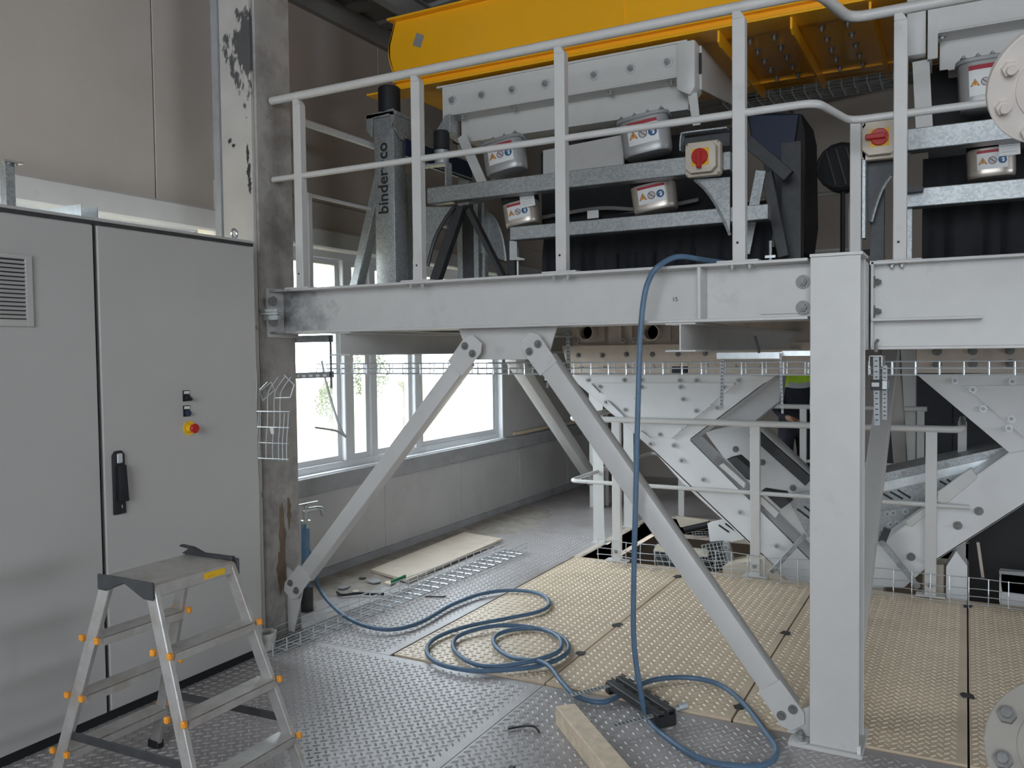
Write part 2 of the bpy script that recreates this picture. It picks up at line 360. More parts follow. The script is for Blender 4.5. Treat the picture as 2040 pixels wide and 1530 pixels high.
for x0, x1, y0, y1, lx in ((-4.3,-1.885,-1,3.812,-3.85),(-4.3,-2.850,3.812,7.1,-3.62),(-1.885,.022,-1,3.812,-1.885),(.022,1.93,-1,3.812,.022)):
    plate(x0, x1, y0, y1, 0, 'floor_grey', 'lug_grey', [(max(lx,x0),x1,max(y0,1.3),y1)])
plate(-4.3, -2.835, 7.1, 10.85, 0, 'floor_grey', None); plate(-2.835, 1.93, 8.3, 10.85, 0, 'floor_grey', None)
# lifting-hole smudges on the plate seams
for x, y in ((-1.885,4.3),(-1.885,4.85),(-1.885,6.1),(-.933,3.98),(-.933,5.15),(.022,4.6),(.022,6.2)):
    n = 14; rr = [.035*(.7+.6*random.random()) for _ in range(n)]
    G().prism([(x+rr[i]*math.cos(2*math.pi*i/n)*.8, y+rr[i]*math.sin(2*math.pi*i/n), .0052) for i in range(n)], (0,0,.0045)).build('weld_smudge', 'smudge', floor)
# angle frame round the opening
og = G()
og.box((OX0-.04,OY0-.05,-.14),(OX1,OY0-.0,-.012)); og.build('opening_edge', 'paint', floor)
G().box((OX0-.05,OY0,-.2),(OX0,OY1,.004)).build('opening_edge', 'paint_dusty', floor)
G().box((OX0-.05,OY1,-.2),(OX1,OY1+.05,.004)).build('opening_edge', 'paint_dusty', floor)
# dust drift along the left wall
dg_ = G(); n = 40; pts = []
for i in range(n+1):
    y = 4.0+4.2*i/n; pts.append((y, -3.72-.25*abs(math.sin(i*.9))*random.random()-.10*math.sin(i*.35)))
vs = []; fs = []
for y, x in pts:
    vs += [(x,y,.001),( (x+XW)/2,y,.008+.008*random.random()),(XW+.0,y,.014)]
for i in range(n):
    for k in range(2): a = i*3+k; fs.append((a,a+1,a+4,a+3))
d = G().add(vs, fs).build('dust_drift', 'floor_dust', floor, smooth=True); d['kind'] = 'stuff'

# lower storey seen through the opening
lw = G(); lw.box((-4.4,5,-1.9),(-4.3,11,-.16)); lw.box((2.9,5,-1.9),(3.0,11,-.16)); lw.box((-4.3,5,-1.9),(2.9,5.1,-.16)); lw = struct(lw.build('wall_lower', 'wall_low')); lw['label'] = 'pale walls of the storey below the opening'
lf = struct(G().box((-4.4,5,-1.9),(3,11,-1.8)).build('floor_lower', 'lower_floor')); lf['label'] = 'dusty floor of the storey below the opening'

# left wall: lower panels, sill rail, header rail, upper panels
wl = struct(G().box((XW-.16,-5,-.1),(XW-.06,11,.66)).build('wall_left', 'wall_low'))
ys = [-5,-2.5,-.2,1.0,2.26,3.51,3.99,4.6,5.72,6.95,8.15,9.4,10.9]
for a, b in zip(ys[:-1], ys[1:]):
    G().box((XW-.07,a+.003,0),(XW,b-.003,.665)).build('wall_panel', 'wall_low', wl, bevel=.003)
    G().box((XW-.07,a+.004,2.84 if a > 3.9 else 2.62),(XW,b-.004,4.75)).build('wall_panel', 'wall_panel', wl, bevel=.003)
G().box((XW-.16,-5,2.60),(XW-.06,11,4.9)).build('wall_backing', 'wall_panel', wl)
G().box((XW-.06,7.80,.79),(XW-.0,10.9,2.84)).build('wall_panel', 'wall_low', wl); G().box((XW-.16,-5,.66),(XW-.03,.35,2.6)).build('wall_panel', 'wall_low', wl)
t1 = struct(G().box((XW-.16,-5,.655),(XW+.045,10.9,.79)).build('trim_1', 'sill', bevel=.006))
t2 = struct(G().box((XW-.16,-5,2.49),(XW+.075,10.9,2.63)).build('trim_2', 'paint', bevel=.012))
t3 = struct(G().box((XW-.10,3.95,2.63),(XW+.03,10.9,2.83)).build('trim_3', 'wall_panel', bevel=.004))
bb = struct(G().box((XW-.02,-5,0),(XW+.02,10.9,.075)).build('baseboard_left', 'sill', bevel=.004))
G().box((XW-.02,8.0,.80),(XW+.02,10.2,.835)).build('wood_strip', 'wood', wl)
def window(name, y0, y1, mull, z0=.79, z1=2.49, split=None):
    x0, x1 = XW-.13, XW-.05
    g = G(); g.box((x0,y0,z0),(x1,y1,z0+.06)); g.box((x0,y0,z1-.05),(x1,y1,z1)); g.box((x0,y0,z0+.06),(x1,y0+.06,z1-.05)); g.box((x0,y1-.06,z0+.06),(x1,y1,z1-.05))
    o = struct(g.build(name, 'pvc'))
    G().box((x0-.1,y0-.02,z0-.01),(XW+.02,y1+.02,z0+.008)).build('window_sill', 'pvc', o)
    for e in (y0, y1): G().box((x1,e-.012,z0),(XW+.005,e+.012,z1)).build('window_reveal', 'pvc', o)
    edges = [y0+.06]
    for a, b in mull:
        G().box((x0-.005,a,z0+.06),(x1+.012,b,z1-.05)).build('mullion', 'pvc', o, bevel=.006); edges += [a, b]
    edges.append(y1-.06)
    for i in range(0, len(edges), 2):
        a, b = edges[i], edges[i+1]; xm = (x0+x1)/2+(.012 if i % 4 else -.012)
        s = G(); s.box((xm-.02,a,z0+.06),(xm+.02,a+.045,z1-.05)); s.box((xm-.02,b-.045,z0+.06),(xm+.02,b,z1-.05)); s.box((xm-.02,a+.045,z0+.06),(xm+.02,b-.045,z0+.105)); s.box((xm-.02,a+.045,z1-.095),(xm+.02,b-.045,z1-.05))
        sh = s.build('sash', 'pvc', o)
        G().box((xm-.004,a+.04,z0+.1),(xm+.004,b-.04,z1-.09)).build('pane', 'window_glass', sh)
    return o
w1 = window('window_1', 4.02, 7.78, [(5.27,5.36),(5.60,5.69),(6.24,6.34)])
w2 = window('window_2', .4, 3.80, [(1.5,1.6),(2.6,2.7)])
# other walls and roof
wf = struct(G().box((-4.4,10.9,-2),(7,11.05,6.2)).build('wall_far', 'wall_panel'))
for i in range(8):
    G().box((-4.3+1.2*i+.004,10.86,0),(-3.1+1.2*i-.004,10.9,5.6)).build('wall_panel', 'wall_panel', wf)
wb = G(); wb.box((-4.4,-5.1,0),(-1.5,-5,6)); wb.box((2.7,-5.1,0),(7,-5,6)); wb.box((-1.5,-5.1,4.5),(2.7,-5,6)); wb.box((-1.5,-5.1,0),(2.7,-5,1.4)); wb = struct(wb.build('wall_back', 'wall_panel'))
wr = G(); wr.box((7,-5,0),(7.1,11,1.5)); wr.box((7,-5,2.6),(7.1,11,6.2)); wr.box((7,-5,1.5),(7.1,.1,2.6)); wr.box((7,4.3,1.5),(7.1,11,2.6)); wr = struct(wr.build('wall_right', 'wall_panel'))
ce = G(); Z0, SL = 4.40, .085
roofz = lambda x: Z0+(x-XW)*SL
ce.prism([(-4.5,-5.2,roofz(-4.5)),(7.2,-5.2,roofz(7.2)),(7.2,-5.2,roofz(7.2)+.1),(-4.5,-5.2,roofz(-4.5)+.1)], (0,16.4,0))
ce = struct(ce.build('ceiling', 'roof'))
for i in range(26):
    y = .6+i*.39
    G().prism([(-4.3,y,roofz(-4.3)-.001),(7,y,roofz(7)-.001),(7,y,roofz(7)-.035),(-4.3,y,roofz(-4.3)-.035)], (0,.12,0)).build('roof_rib', 'roof', ce)
for x in (-3.75,-1.9,0,1.9): iprofile_y(G(), x, -4.9, 10.8, roofz(x)-.2, roofz(x)-.04, .09, .01, .008).build('purlin', 'roof', ce)
G().box((XW,-5,4.22),(XW+.05,10.9,4.38)).build('eaves_rail', 'roof', ce)
for yr in (7.4,):
    g = G(); z = roofz(-4.2)
    g.prism([(-4.28,yr-.1,z-.42),(7,yr-.1,roofz(7)-.42),(7,yr-.1,roofz(7)-.405),(-4.28,yr-.1,z-.405)], (0,.2,0)); g.prism([(-4.28,yr-.006,z-.405),(7,yr-.006,roofz(7)-.405),(7,yr-.006,roofz(7)-.2),(-4.28,yr-.006,z-.2)], (0,.012,0))
    g.build('rafter', 'roof', ce)
# outside
gr = struct(G().box((-90,-60,-2.2),(-4.6,90,-2.0)).build('ground_outside', 'grass')); gr['label'] = 'sunlit dry grass outside the windows'
rd = struct(G().box((-44,-60,-2.0),(-37,90,-1.98)).build('road_outside', 'road')); rd['label'] = 'sandy road strip beyond the grass'
def tree(x, y, h, r, lab):
    t = thing('tree', lab, 'tree', (x,y,-2), 'trees outside the windows')
    G().cyl((x,y,-2),(x,y,-2+h*.6),.12,8,.06).build('trunk', 'bark', t)
    g = G()
    for i in range(900):
        a = random.random()*6.28; u = random.uniform(-1,1); k = random.random()**.4; q = math.sqrt(1-u*u)
        c = Vector((x+r*k*q*math.cos(a), y+r*k*q*math.sin(a), -2+h*.62+r*1.25*k*u)); e = Vector((random.uniform(-1,1),random.uniform(-1,1),random.uniform(-1,1))).normalized(); f = e.orthogonal().normalized(); s = r*.075
        g.add([c+e*s, c+f*s*.7, c-e*s, c-f*s*.7], [(0,1,2,3)])
    o = g.build('foliage', 'leaf', t); o['kind'] = 'stuff'
tree(-24, 30.9, 4.6, 1.0, 'leafy yellow-green tree seen through the narrow window pane')
tree(-24, 33.7, 3.7, .38, 'small slender tree seen through the wide middle window pane')
tree(-24, 28.4, 2.7, .75, 'low bushy tree seen through the leftmost window pane')

# ============================================================ CONCRETE COLUMN
cc = thing('concrete_column', 'stained grey concrete column between the cabinets and the window', 'column', (-3.75,3.80,0))
G().box((-3.86,3.66,0),(-3.62,3.955,4.6)).build('shaft', 'concrete', cc, bevel=.008)
G().box((-3.87,3.632,0),(-3.63,3.66,4.6)).build('plaster_face', 'plaster', cc, bevel=.004)
G().box((-3.92,3.62,0),(-3.872,3.95,4.6)).build('edge_strip', 'sill', cc)
for cy, cz, ry, rz in ((3.80,.62,.035,.26),(3.79,.42,.05,.18),(3.86,.75,.02,.12)):
    n = 20; P = [(-3.6198, cy+ry*(1-.5*random.random())*math.cos(6.283*i/n), cz+rz*(1-.4*random.random())*math.sin(6.283*i/n)) for i in range(n)]
    G().prism(P, (.0008+.0006*cz,0,0)).build('rust_streak', 'rust', cc)
def blot(cx, cz, rx_, rz_, y=3.6318, n=22, jag=.55):
    P = []
    for i in range(n):
        k = 1-jag*random.random(); P.append((min(-3.632,max(-3.866,cx+rx_*k*math.cos(6.283*i/n))), y, cz+rz_*k*math.sin(6.283*i/n)))
    G().prism(P, (0,-.0012,0)).build('bitumen_smear', 'bitumen', cc)
for q in ((-3.66,2.86,.015,.07),(-3.655,2.76,.022,.06),(-3.65,2.68,.018,.06),(-3.80,2.95,.02,.02),(-3.77,2.92,.015,.015)): blot(*q)
G().box((XW,3.962,0),(-3.80,3.99,4.6)).build('wall_stub', 'concrete', cc)

# ============================================================ STEEL PLATFORM
pf = thing('steel_platform', 'white painted steel platform frame on column and chevron braces', 'platform', (-.48,3.81,0))
YC = 3.81                                    # frame centre plane
# right column (H section, flange to the front)
g = iprofile_z(G(), -.477, YC, .018, 2.078, .195, .20, .015, .010); colm = g.build('column', 'paint', pf, bevel=.002)
bp_ = G().box((-.66,3.69,.0),(-.365,3.98,.018)).build('base_plate', 'paint', colm, bevel=.002)
for x, y in ((-.615,3.73),(-.615,3.93)):
    inst('anchor_bolt', BOLT_L, colm, (x,y,.018), (R(-90),0,0), (1.3,1.3,1.3))
G().box((-.385,3.70,.012),(-.372,3.715,.05)).build('shim', 'white', colm)
G().box((-.575,3.70,2.078),(-.37,3.92,2.09)).build('cap_plate', 'paint', colm)
# main front beam
BZ0, BZ1 = 1.822, 2.078
g = iprofile_x(G(), -3.60, -.585, 3.835, BZ0, BZ1, .25, .013, .009); mb = g.build('main_beam', 'paint_stained', pf, bevel=.002)
G().box((-1.055,3.712,BZ0+.012),(-1.040,3.83,BZ1-.012)).build('stiffener', 'paint', mb, bevel=.003)
G().box((-.80,3.817,BZ0+.03),(-.59,3.831,BZ1-.03)).build('fin_plate', 'paint', mb)
for z in (1.985,1.875): inst('bolt', BOLT_D, mb, (-.62,3.817,z), (0,0,0), (1.25,1.25,1.25))
G().box((-3.618,3.70,BZ0-.02),(-3.598,3.955,BZ1+.012)).build('end_plate', 'paint', mb, bevel=.002)
for z in (1.89,2.01): inst('bolt', BOLT_D, mb, (-3.55,3.70,z), (0,0,R(-90)), (1.2,1.2,1.2))
for cx in (-2.581,-1.738,-.874):
    for dx in (-.03,.045): inst('bolt', BOLT_S, mb, (cx+dx,3.735,BZ1-.014), (R(90),0,0))
# bracket on the beam's left end
g = G().box((-3.67,3.66,1.93),(-3.49,3.70,1.945)); g.box((-3.67,3.66,1.945),(-3.49,3.672,1.965)); g.box((-3.63,3.67,1.90),(-3.50,3.70,1.93)); g.build('clamp_bracket', 'galv', mb, bevel=.002)
# handwritten 15 on the web
inst('handwriting', text_mesh('15', .028, 'handwriting', 'pen'), mb, (-1.205,3.829,1.925), (R(90),0,0))
# deeper right-hand beam, set back
YB = 4.13
g = iprofile_x(G(), -.372, 3.2, YB, 1.69, 2.078, .16, .013, .009); rb = g.build('side_beam', 'paint', pf, bevel=.002)
G().box((-.372,4.05,1.70),(-.362,4.21,2.075)).build('end_plate', 'paint', rb)
for z in (1.99,1.86): inst('bolt', BOLT_D, rb, (-.362,4.085,z), (0,0,R(90)), (1.1,1.1,1.1))
for dx in (-.29,-.25): inst('bolt', BOLT_S, rb, (dx,4.09,2.064), (R(90),0,0))
G().box((-.37,4.03,1.815),(.06,4.11,1.827)).build('ledge_bar', 'paint', rb, bevel=.002)
G().box((-.47,3.9,1.69),(-.38,4.2,2.07)).build('connection_web', 'paint', rb)
# cross beams under the front beam, running back
for xc in (-3.085, -1.135):
    iprofile_y(G(), xc, 3.72, 8.5, 1.69, 1.822, .14, .009, .007).build('cross_beam', 'paint', pf, bevel=.002)
for yc in (8.55,): iprofile_x(G(), -3.6, 3.2, yc, 1.84, 2.03, .15, .012, .009).build('rear_beam', 'paint', pf)
for xc in (-3.52, -.48): iprofile_y(G(), xc, 3.97, 8.5, 1.84, 2.03, .12, .012, .009).build('edge_beam', 'paint', pf)
dk = G().box((-3.95,3.97,2.035),(-.40,4.225,2.07)); dk.box((-3.95,4.225,2.035),(3.2,8.62,2.07)); dk.build('deck', 'deck', pf)
for xc, yc in ((-3.52,8.55),(-.48,8.55),(1.7,8.55)): iprofile_z(G(), xc, yc, 0, 1.84, .16, .16, .012, .009).build('rear_column', 'paint', pf)
# gusset under the beam
gu = G().prism([(-2.375,3.835,1.822),(-1.80,3.835,1.822),(-1.855,3.835,1.66),(-2.31,3.835,1.66)], (0,.012,0)).build('gusset_plate', 'paint', pf, bevel=.002)
def brace(p, q, w, h, ends=(1,1), perp=Vector((0,1,0)), bolts=True):
    """box-section brace with flat end plates and two bolts at each end"""
    p, q = v3(p), v3(q); d = (q-p).normalized(); side = d.cross(perp).normalized()
    b = G().bar(p+d*.10, q-d*(.10 if q.x < -1 or not bolts else .03), w, h, perp).build('brace', 'paint', pf, bevel=.006, seg=2)
    for c, s, on_ in ((p, 1, ends[0]), (q, -1, ends[1])):
        if not on_: continue
        e = d*s; f = -perp*(h/2-.004)
        poly = [c+f+side*.058+e*.16, c+f-side*.058+e*.16, c+f-side*.062-e*.005, c+f-side*.035-e*.045, c+f+side*.035-e*.045, c+f+side*.062-e*.005]
        G().prism(poly, -perp*.012).build('end_plate', 'paint', b, bevel=.002)
        if bolts:
            for k in (-1, 1): inst('bolt', BOLT_D, b, c+f-perp*.012+side*.030*k+e*(.03), (0,0,0), (.85,.85,.85))
    return b
brace((-2.243,3.80,1.735), (-3.515,3.80,.305), .085, .085)
brace((-1.905,3.80,1.742), (-.655,3.80,.095), .098, .085)
G().prism([(-3.60,3.81,.42),(-3.47,3.81,.33),(-3.56,3.81,.03),(-3.60,3.81,.03)], (0,.012,0)).build('foot_gusset', 'paint', pf)
G().prism([(-.68,3.775,.02),(-.575,3.775,.02),(-.575,3.775,.16),(-.64,3.775,.12)], (0,.012,0)).build('foot_gusset', 'paint', pf)
brace((-3.5,6.45,1.72), (-3.5,8.42,.25), .11, .11, (0,0), Vector((1,0,0)), False)
brace((-.44,6.35,1.80), (-.48,3.98,-.04), .10, .10, (0,0), Vector((1,0,0)), False)
brace((-.47,6.6,1.80), (-.48,8.5,.05), .10, .10, (0,0), Vector((1,0,0)), False)

# ============================================================ UPPER GUARD RAILING
ur = thing('guard_railing', 'white tubular guard railing along the platform front edge', 'railing', (-2.0,3.77,2.078))
HZ, MZ, YR, RT = 3.185, 2.728, 3.77, .0215
hr = [(-3.60,YR,HZ),(-.56,YR,HZ),(-.475,4.15,HZ),(3.2,4.15,HZ)]
G().tube(rounded(hr, .10), .024, 14).build('handrail', 'paint', ur, smooth=True)
mr = [(-3.60,YR,MZ),(-.56,YR,MZ),(-.475,4.15,MZ),(3.2,4.15,MZ)]
G().tube(rounded(mr, .08), .0175, 12).build('mid_rail', 'paint', ur, smooth=True)
for x, y in ((-3.395,YR),(-2.573,YR),(-1.735,YR),(-.879,YR),(-.262,4.15),(1.0,4.15)):
    p = G().prism([(x-.0275,y-.022,2.086),(x+.0275,y-.022,2.086),(x+.0275,y+.028,2.086),(x-.0275,y+.028,2.086)], (0,0,1.045))
    p.prism([(x-.0275,y-.022,3.131),(x+.0275,y-.022,3.131),(x+.006,y-.022,3.165),(x-.0275,y-.022,3.165)], (0,.05,0))
    p = p.build('post', 'paint', ur, bevel=.003)
    G().box((x-.09,y-.05,2.078),(x+.09,y+.05,2.087)).build('base_plate', 'paint', p, bevel=.001)
    G().cyl((x-.005,y-.0225,2.165),(x-.005,y-.0215,2.165),.006,10).build('bolt_hole', 'black', p)
# side railing on the left edge
sr = thing('guard_railing', 'short white side railing of the platform next to the window wall', 'railing', (-3.70,5.4,2.078))
G().tube([(-3.70,4.10,HZ-.02),(-3.70,6.4,HZ-.02)], .024, 12).build('handrail', 'paint', sr, smooth=True)
for y in (4.16,6.2):
    G().box((-3.725,y-.02,2.05),(-3.665,y+.02,2.72)).build('post', 'paint', sr, bevel=.003)
G().tube([(-3.70,4.14,2.715),(-3.70,6.4,2.715)], .012, 10).build('mid_rail', 'paint', sr, smooth=True)
# rear railing far behind the machine
rr_ = thing('guard_railing', 'dim white railing at the rear edge of the platform', 'railing', (-2.2,8.5,2.07))
for z in (2.62,3.15): G().tube([(-3.5,8.5,z),(-.9,8.5,z)], .02, 10).build('rail', 'paint', rr_, smooth=True)
for x in (-3.45,-2.6,-1.7,-.95): G().box((x-.025,8.475,2.07),(x+.025,8.525,3.14)).build('post', 'paint', rr_)

# ============================================================ SCREENING MACHINE (yellow trough, white motor beams)
sm = thing('screening_machine', 'yellow trough of a vibrating screening machine above the platform railing', 'machine', (-1.2,5.5,3.55))
YY, YK = 4.99, 6.20
ZT0, ZT1 = 3.545, 4.06
g = G()
wall = [(-3.585,YY,4.045),(-3.645,YY,3.885),(-3.64,YY,3.80),(-3.575,YY,3.61),(1.6,YY,3.61),(1.6,YY,4.045)]
g.prism(wall, (0,.012,0)); tr = g.build('side_wall', 'yellow', sm, bevel=.002)
G().prism([(-3.62,YY-.05,4.045),(1.6,YY-.05,4.045),(1.6,YY-.05,4.06),(-3.62,YY-.05,4.06)], (0,.10,0)).build('top_flange', 'yellow', sm, bevel=.002)
G().box((-1.875,YY-.006,3.62),(-1.865,YY,4.04)).build('weld_seam', 'yellow', tr)
G().prism([(-3.435,YY-.0015,3.855),(-3.37,YY-.0015,3.825),(-3.335,YY-.0015,3.905),(-3.40,YY-.0015,3.935)], (0,.0015,0)).build('type_plate', 'motor_grey', tr)
G().prism([(-3.58,YY,3.61),(-3.64,YY,3.80),(-3.64,YY,3.80),(-3.60,YY,4.04),(-3.585,YY,4.04)], (0,0,0.0001)) 
# front bottom channel: lip and flange
G().box((-3.57,YY-.022,ZT0+.006),(1.6,YY-.010,3.605)).build('bottom_lip', 'yellow', sm, bevel=.002)
G().box((-3.57,YY-.062,3.60),(1.6,YY,3.614)).build('lip_flange', 'yellow', sm, bevel=.002)
G().box((-3.79,YY-.075,ZT0-.006),(1.6,YY+.12,ZT0+.008)).build('bottom_flange', 'yellow', sm, bevel=.002)
for x in (-2.95,-2.35,-1.75,-1.15): G().box((x,YY-.052,3.612),(x+.045,YY-.01,3.626)).build('lip_cleat', 'yellow', sm)
G().prism([(-3.585,YY,3.60),(-3.645,YY,3.80),(-3.645,YY,3.885),(-3.59,YY,4.04),(-3.578,YY,4.04),(-3.63,YY,3.885),(-3.63,YY,3.80),(-3.57,YY,3.60)], (0,1.2,0)).build('end_wall', 'yellow', sm)
G().box((-3.55,YY+.012,ZT0+.008),(1.6,YK,ZT0+.02)).build('trough_floor', 'yellow', sm)
G().box((-3.55,YK,ZT0-.004),(1.6,YK+.012,4.05)).build('side_wall', 'yellow', sm)
G().box((-3.7,YK-.12,ZT0-.004),(1.6,YK+.06,ZT0+.008)).build('bottom_flange', 'yellow', sm)
for i in range(6):
    x = -1.28+.405*i
    G().prism([(x,YY-.04,ZT0-.004),(x,YY-.04,ZT0-.07),(x,YY+.02,ZT0-.085),(x,YK-.05,ZT0-.085),(x,YK+.03,ZT0-.05),(x,YK+.03,ZT0-.004)], (.012,0,0)).build('cross_rib', 'yellow', sm)
    for k in range(5):
        for dx in (.13,.27): inst('bolt', BOLT_D, sm, (x+dx,YY+.22+.2*k,ZT0+.006), (R(90),0,0), (.75,1.3,.75))
# lifting eye on end
G().tube([(-3.646,YY+.06+.03*math.cos(t*.5236),3.87+.05*math.sin(t*.5236)) for t in range(12)], .004, 6, True).build('lifting_hole_rim', 'yellow', tr, smooth=True)
def motor_beam(x0, x1, bolts, bolts2):
    YF = 4.944
    b = G().box((x0,YF,3.322),(x1,YF+.01,3.507)).build('motor_beam', 'paint_clean', sm, bevel=.002)
    G().box((x0-.045,YF-.012,3.505),(x1+.06,YF+.11,3.518)).build('top_flange', 'paint_clean', b, bevel=.002)
    G().box((x0,YF,3.312),(x1,YF+.16,3.322)).build('ledge', 'paint_clean', b, bevel=.002)
    G().box((x0+.05,YF+.15,3.165),(x1+.02,YF+.16,3.315)).build('lower_plate', 'paint_clean', b, bevel=.002)
    G().box((x0+.09,YF+.15,3.158),(x1+.02,YF+.30,3.168)).build('lower_flange', 'paint_clean', b, bevel=.002)
    G().prism([(x0-.002,YF-.004,3.507),(x0-.002,YF-.004,3.22),(x0-.002,YF+.02,3.19),(x0-.002,YF+.20,3.17),(x0-.002,YF+.20,3.507)], (.016,0,0)).build('end_plate', 'paint_clean', b, bevel=.002)
    G().box((x0-.002,YF-.006,3.185),(x0+.046,YF+.006,3.507)).build('corner_strip', 'paint_clean', b, bevel=.002)
    for x, z in bolts: inst('bolt', BOLT_L, b, (x,YF,z), (0,random.random(),0), (1.15,1.15,1.15))
    for x in bolts2: inst('bolt', BOLT_S, b, (x,YF+.055,3.312), (R(90),0,0), (1.3,1.3,1.5))
    return b
mb1 = motor_beam(-3.16, -1.515, [(x*.96,3.409) for x in (-3.21,-2.97,-2.73,-2.48,-2.13,-1.88,-1.64)], [-3.04,-2.64,-1.96,-1.57])
G().prism([(-1.52,4.925,3.51),(-1.405,4.925,3.51),(-1.405,4.925,3.235),(-1.44,4.925,3.19),(-1.52,4.925,3.235)], (0,.16,0)).build('end_post', 'paint_clean', mb1, bevel=.014, seg=2)
G().prism([(-1.405,5.02,3.50),(-1.405,5.95,3.50),(-1.405,5.95,3.36),(-1.405,5.02,3.24)], (.012,0,0)).build('side_plate', 'paint_clean', mb1, bevel=.002)
G().box((-1.404,5.0,3.33),(-1.39,5.012,3.45)).build('slot', 'black', mb1)
G().prism([(-1.46,4.96,3.21),(-1.405,4.96,3.21),(-1.385,4.96,3.02),(-1.43,4.96,3.02)], (0,.01,0)).build('leg_strap', 'paint_clean', mb1)
G().bar((-3.05,5.0,3.18),(-2.86,5.0,2.78), .07, .01, (0,1,0)).build('leg_strap', 'paint_clean', mb1)
mb2 = motor_beam(-.185, 1.5, [(-.13,3.49),(.055,3.49),(.3,3.49)], [-.12,.32])
G().box((-.285,4.915,3.21),(-.195,5.05,3.58)).build('end_post', 'paint_clean', mb2, bevel=.012, seg=2)
G().bar((-.22,4.99,3.2),(-.20,4.99,2.82), .08, .01, (0,1,0)).build('leg_strap', 'paint_clean', mb2)
# vibration motors with stickers
def motor(loc, w, h, m, tilt, tagged=False, d=.085, flange=True):
    n = 3.2; a, b = w/2, d
    def S(x, z, off): 
        k = max(0, 1-abs(x/a)**n)**(1/n); return (x, -b*k-off, z)
    g = G(); N = 32; rings = []
    for z, s in ((h,1.0),(h*.2,.985),(h*.07,.96),(h*.015,.90),(0,.80)):
        ring = []
        for i in range(N):
            t = 2*math.pi*i/N; c, q = math.cos(t), math.sin(t)
            rr = (abs(c)**n+abs(q)**n)**(-1/n); ring.append((a*s*rr*c, b*s*rr*q, z))
        rings.append(ring)
    vs = [p for r_ in rings for p in r_]; fs = []
    for k in range(len(rings)-1):
        for i in range(N): fs.append((k*N+i, k*N+(i+1)%N, (k+1)*N+(i+1)%N, (k+1)*N+i))
    fs += [tuple(range(N)), tuple(range(4*N, 5*N))[::-1]]
    def loc_obj(gg, name, mm, par, **kw):
        o = gg.build(name, mm, None, **kw); o.parent = par; return o
    body = loc_obj(g.add(vs, fs), 'vibration_motor', m, sm, smooth=True)
    body.location = Vector(loc)-wloc(sm); body.rotation_euler = tilt
    if flange:
        f = G()
        ring = [(a*1.10*math.copysign(abs(math.cos(t))**.5, math.cos(t)), b*1.12*math.copysign(abs(math.sin(t))**.5, math.sin(t)), h) for t in [2*math.pi*i/28 for i in range(28)]]
        loc_obj(f.prism(ring, (0,0,.022)), 'cover_flange', m, body, bevel=.003)
        for x in (-.8,-.25,.3,.85):
            o = bpy.data.objects.new('bolt', BOLT_S); COL.objects.link(o); o.parent = body; o.location = (a*x, -b*.93, h+.022); o.rotation_euler = (R(-90),0,0)
    else:
        loc_obj(G().box((-a*.95,-b*.8,h),(a*.95,b*.8,h+.10)), 'motor_housing', 'rubber', body, bevel=.01)
    # sticker: panel, stripe, warning triangle, prohibition ring, blue disc
    st = G(); x0, x1, z0, z1 = -a*.62, a*.62, h*.26, h*.92
    def patch(xa, xb, za, zb, off, mi, k=8):
        st.cur = mi; vs = []; 
        for i in range(k+1):
            x = xa+(xb-xa)*i/k; vs += [S(x,za,off), S(x,zb,off)]
        st.add(vs, [(2*i, 2*i+2, 2*i+3, 2*i+1) for i in range(k)])
    patch(x0, x1, z0, z1-h*.10, .0012, 0); patch(x0, x1, z1-h*.10, z1, .0013, 1)
    zc = (z0+z1-h*.10)/2; r = min((x1-x0)*.145, (z1-z0-h*.1)*.42); cxs = [x0+(x1-x0)*f_ for f_ in (.18,.5,.82)]
    def poly(c, pts, off, mi): st.cur = mi; st.add([S(c+px, zc+pz, off) for px, pz in pts], [tuple(range(len(pts)))])
    circ = lambda q, k=20: [(q*math.cos(2*math.pi*i/k), q*math.sin(2*math.pi*i/k)) for i in range(k)]
    tri = lambda q: [(-q,-q*.8),(q,-q*.8),(0,q)]
    poly(cxs[0], tri(r), .0018, 3); poly(cxs[0], tri(r*.78), .0022, 2); poly(cxs[0], [(-r*.07,-r*.35),(r*.07,-r*.35),(r*.09,r*.3),(-r*.09,r*.3)], .0026, 3)
    poly(cxs[1], circ(r), .0018, 3); poly(cxs[1], circ(r*.84), .0022, 5); poly(cxs[1], [(-r*.66,r*.5),(-r*.52,r*.64),(r*.66,-r*.5),(r*.52,-r*.64)], .0026, 3)
    poly(cxs[2], circ(r), .0018, 4); poly(cxs[2], [(-r*.1,-r*.62),(r*.42,-r*.5),(r*.36,r*.05),(-r*.06,-.02*r)], .0022, 0); poly(cxs[2], [(-r*.45,r*.12),(r*.05,r*.5),(r*.5,r*.4),(r*.2,r*.2)], .0022, 0)
    loc_obj(st, 'warning_sticker', ['white','print_red','print_orange','print_brown','print_blue','print_grey'], body)
    if tagged:
        tg = G(); X = a*.25; tg.cur = 0; z = h*.62
        tg.prism([(X,-b-.012,z),(X+w*.42,-b-.012,z),(X+w*.42,-b-.012,z+h*.72),(X,-b-.012,z+h*.72)], (0,.0012,0))
        tg.cur = 1; c = X+w*.21; tg.prism([(c-.018,-b-.0125,z+h*.50),(c+.018,-b-.0125,z+h*.50),(c,-b-.0125,z+h*.68)], (0,.0004,0))
        tg.cur = 2
        for k in range(3): tg.prism([(X+w*.05,-b-.0125,z+h*(.12+.1*k)),(X+w*.36,-b-.0125,z+h*(.12+.1*k)),(X+w*.36,-b-.0125,z+h*(.14+.1*k)),(X+w*.05,-b-.0125,z+h*(.14+.1*k))], (0,.0004,0))
        loc_obj(tg, 'paper_tag', ['white','print_orange','print_grey'], body)
    return body
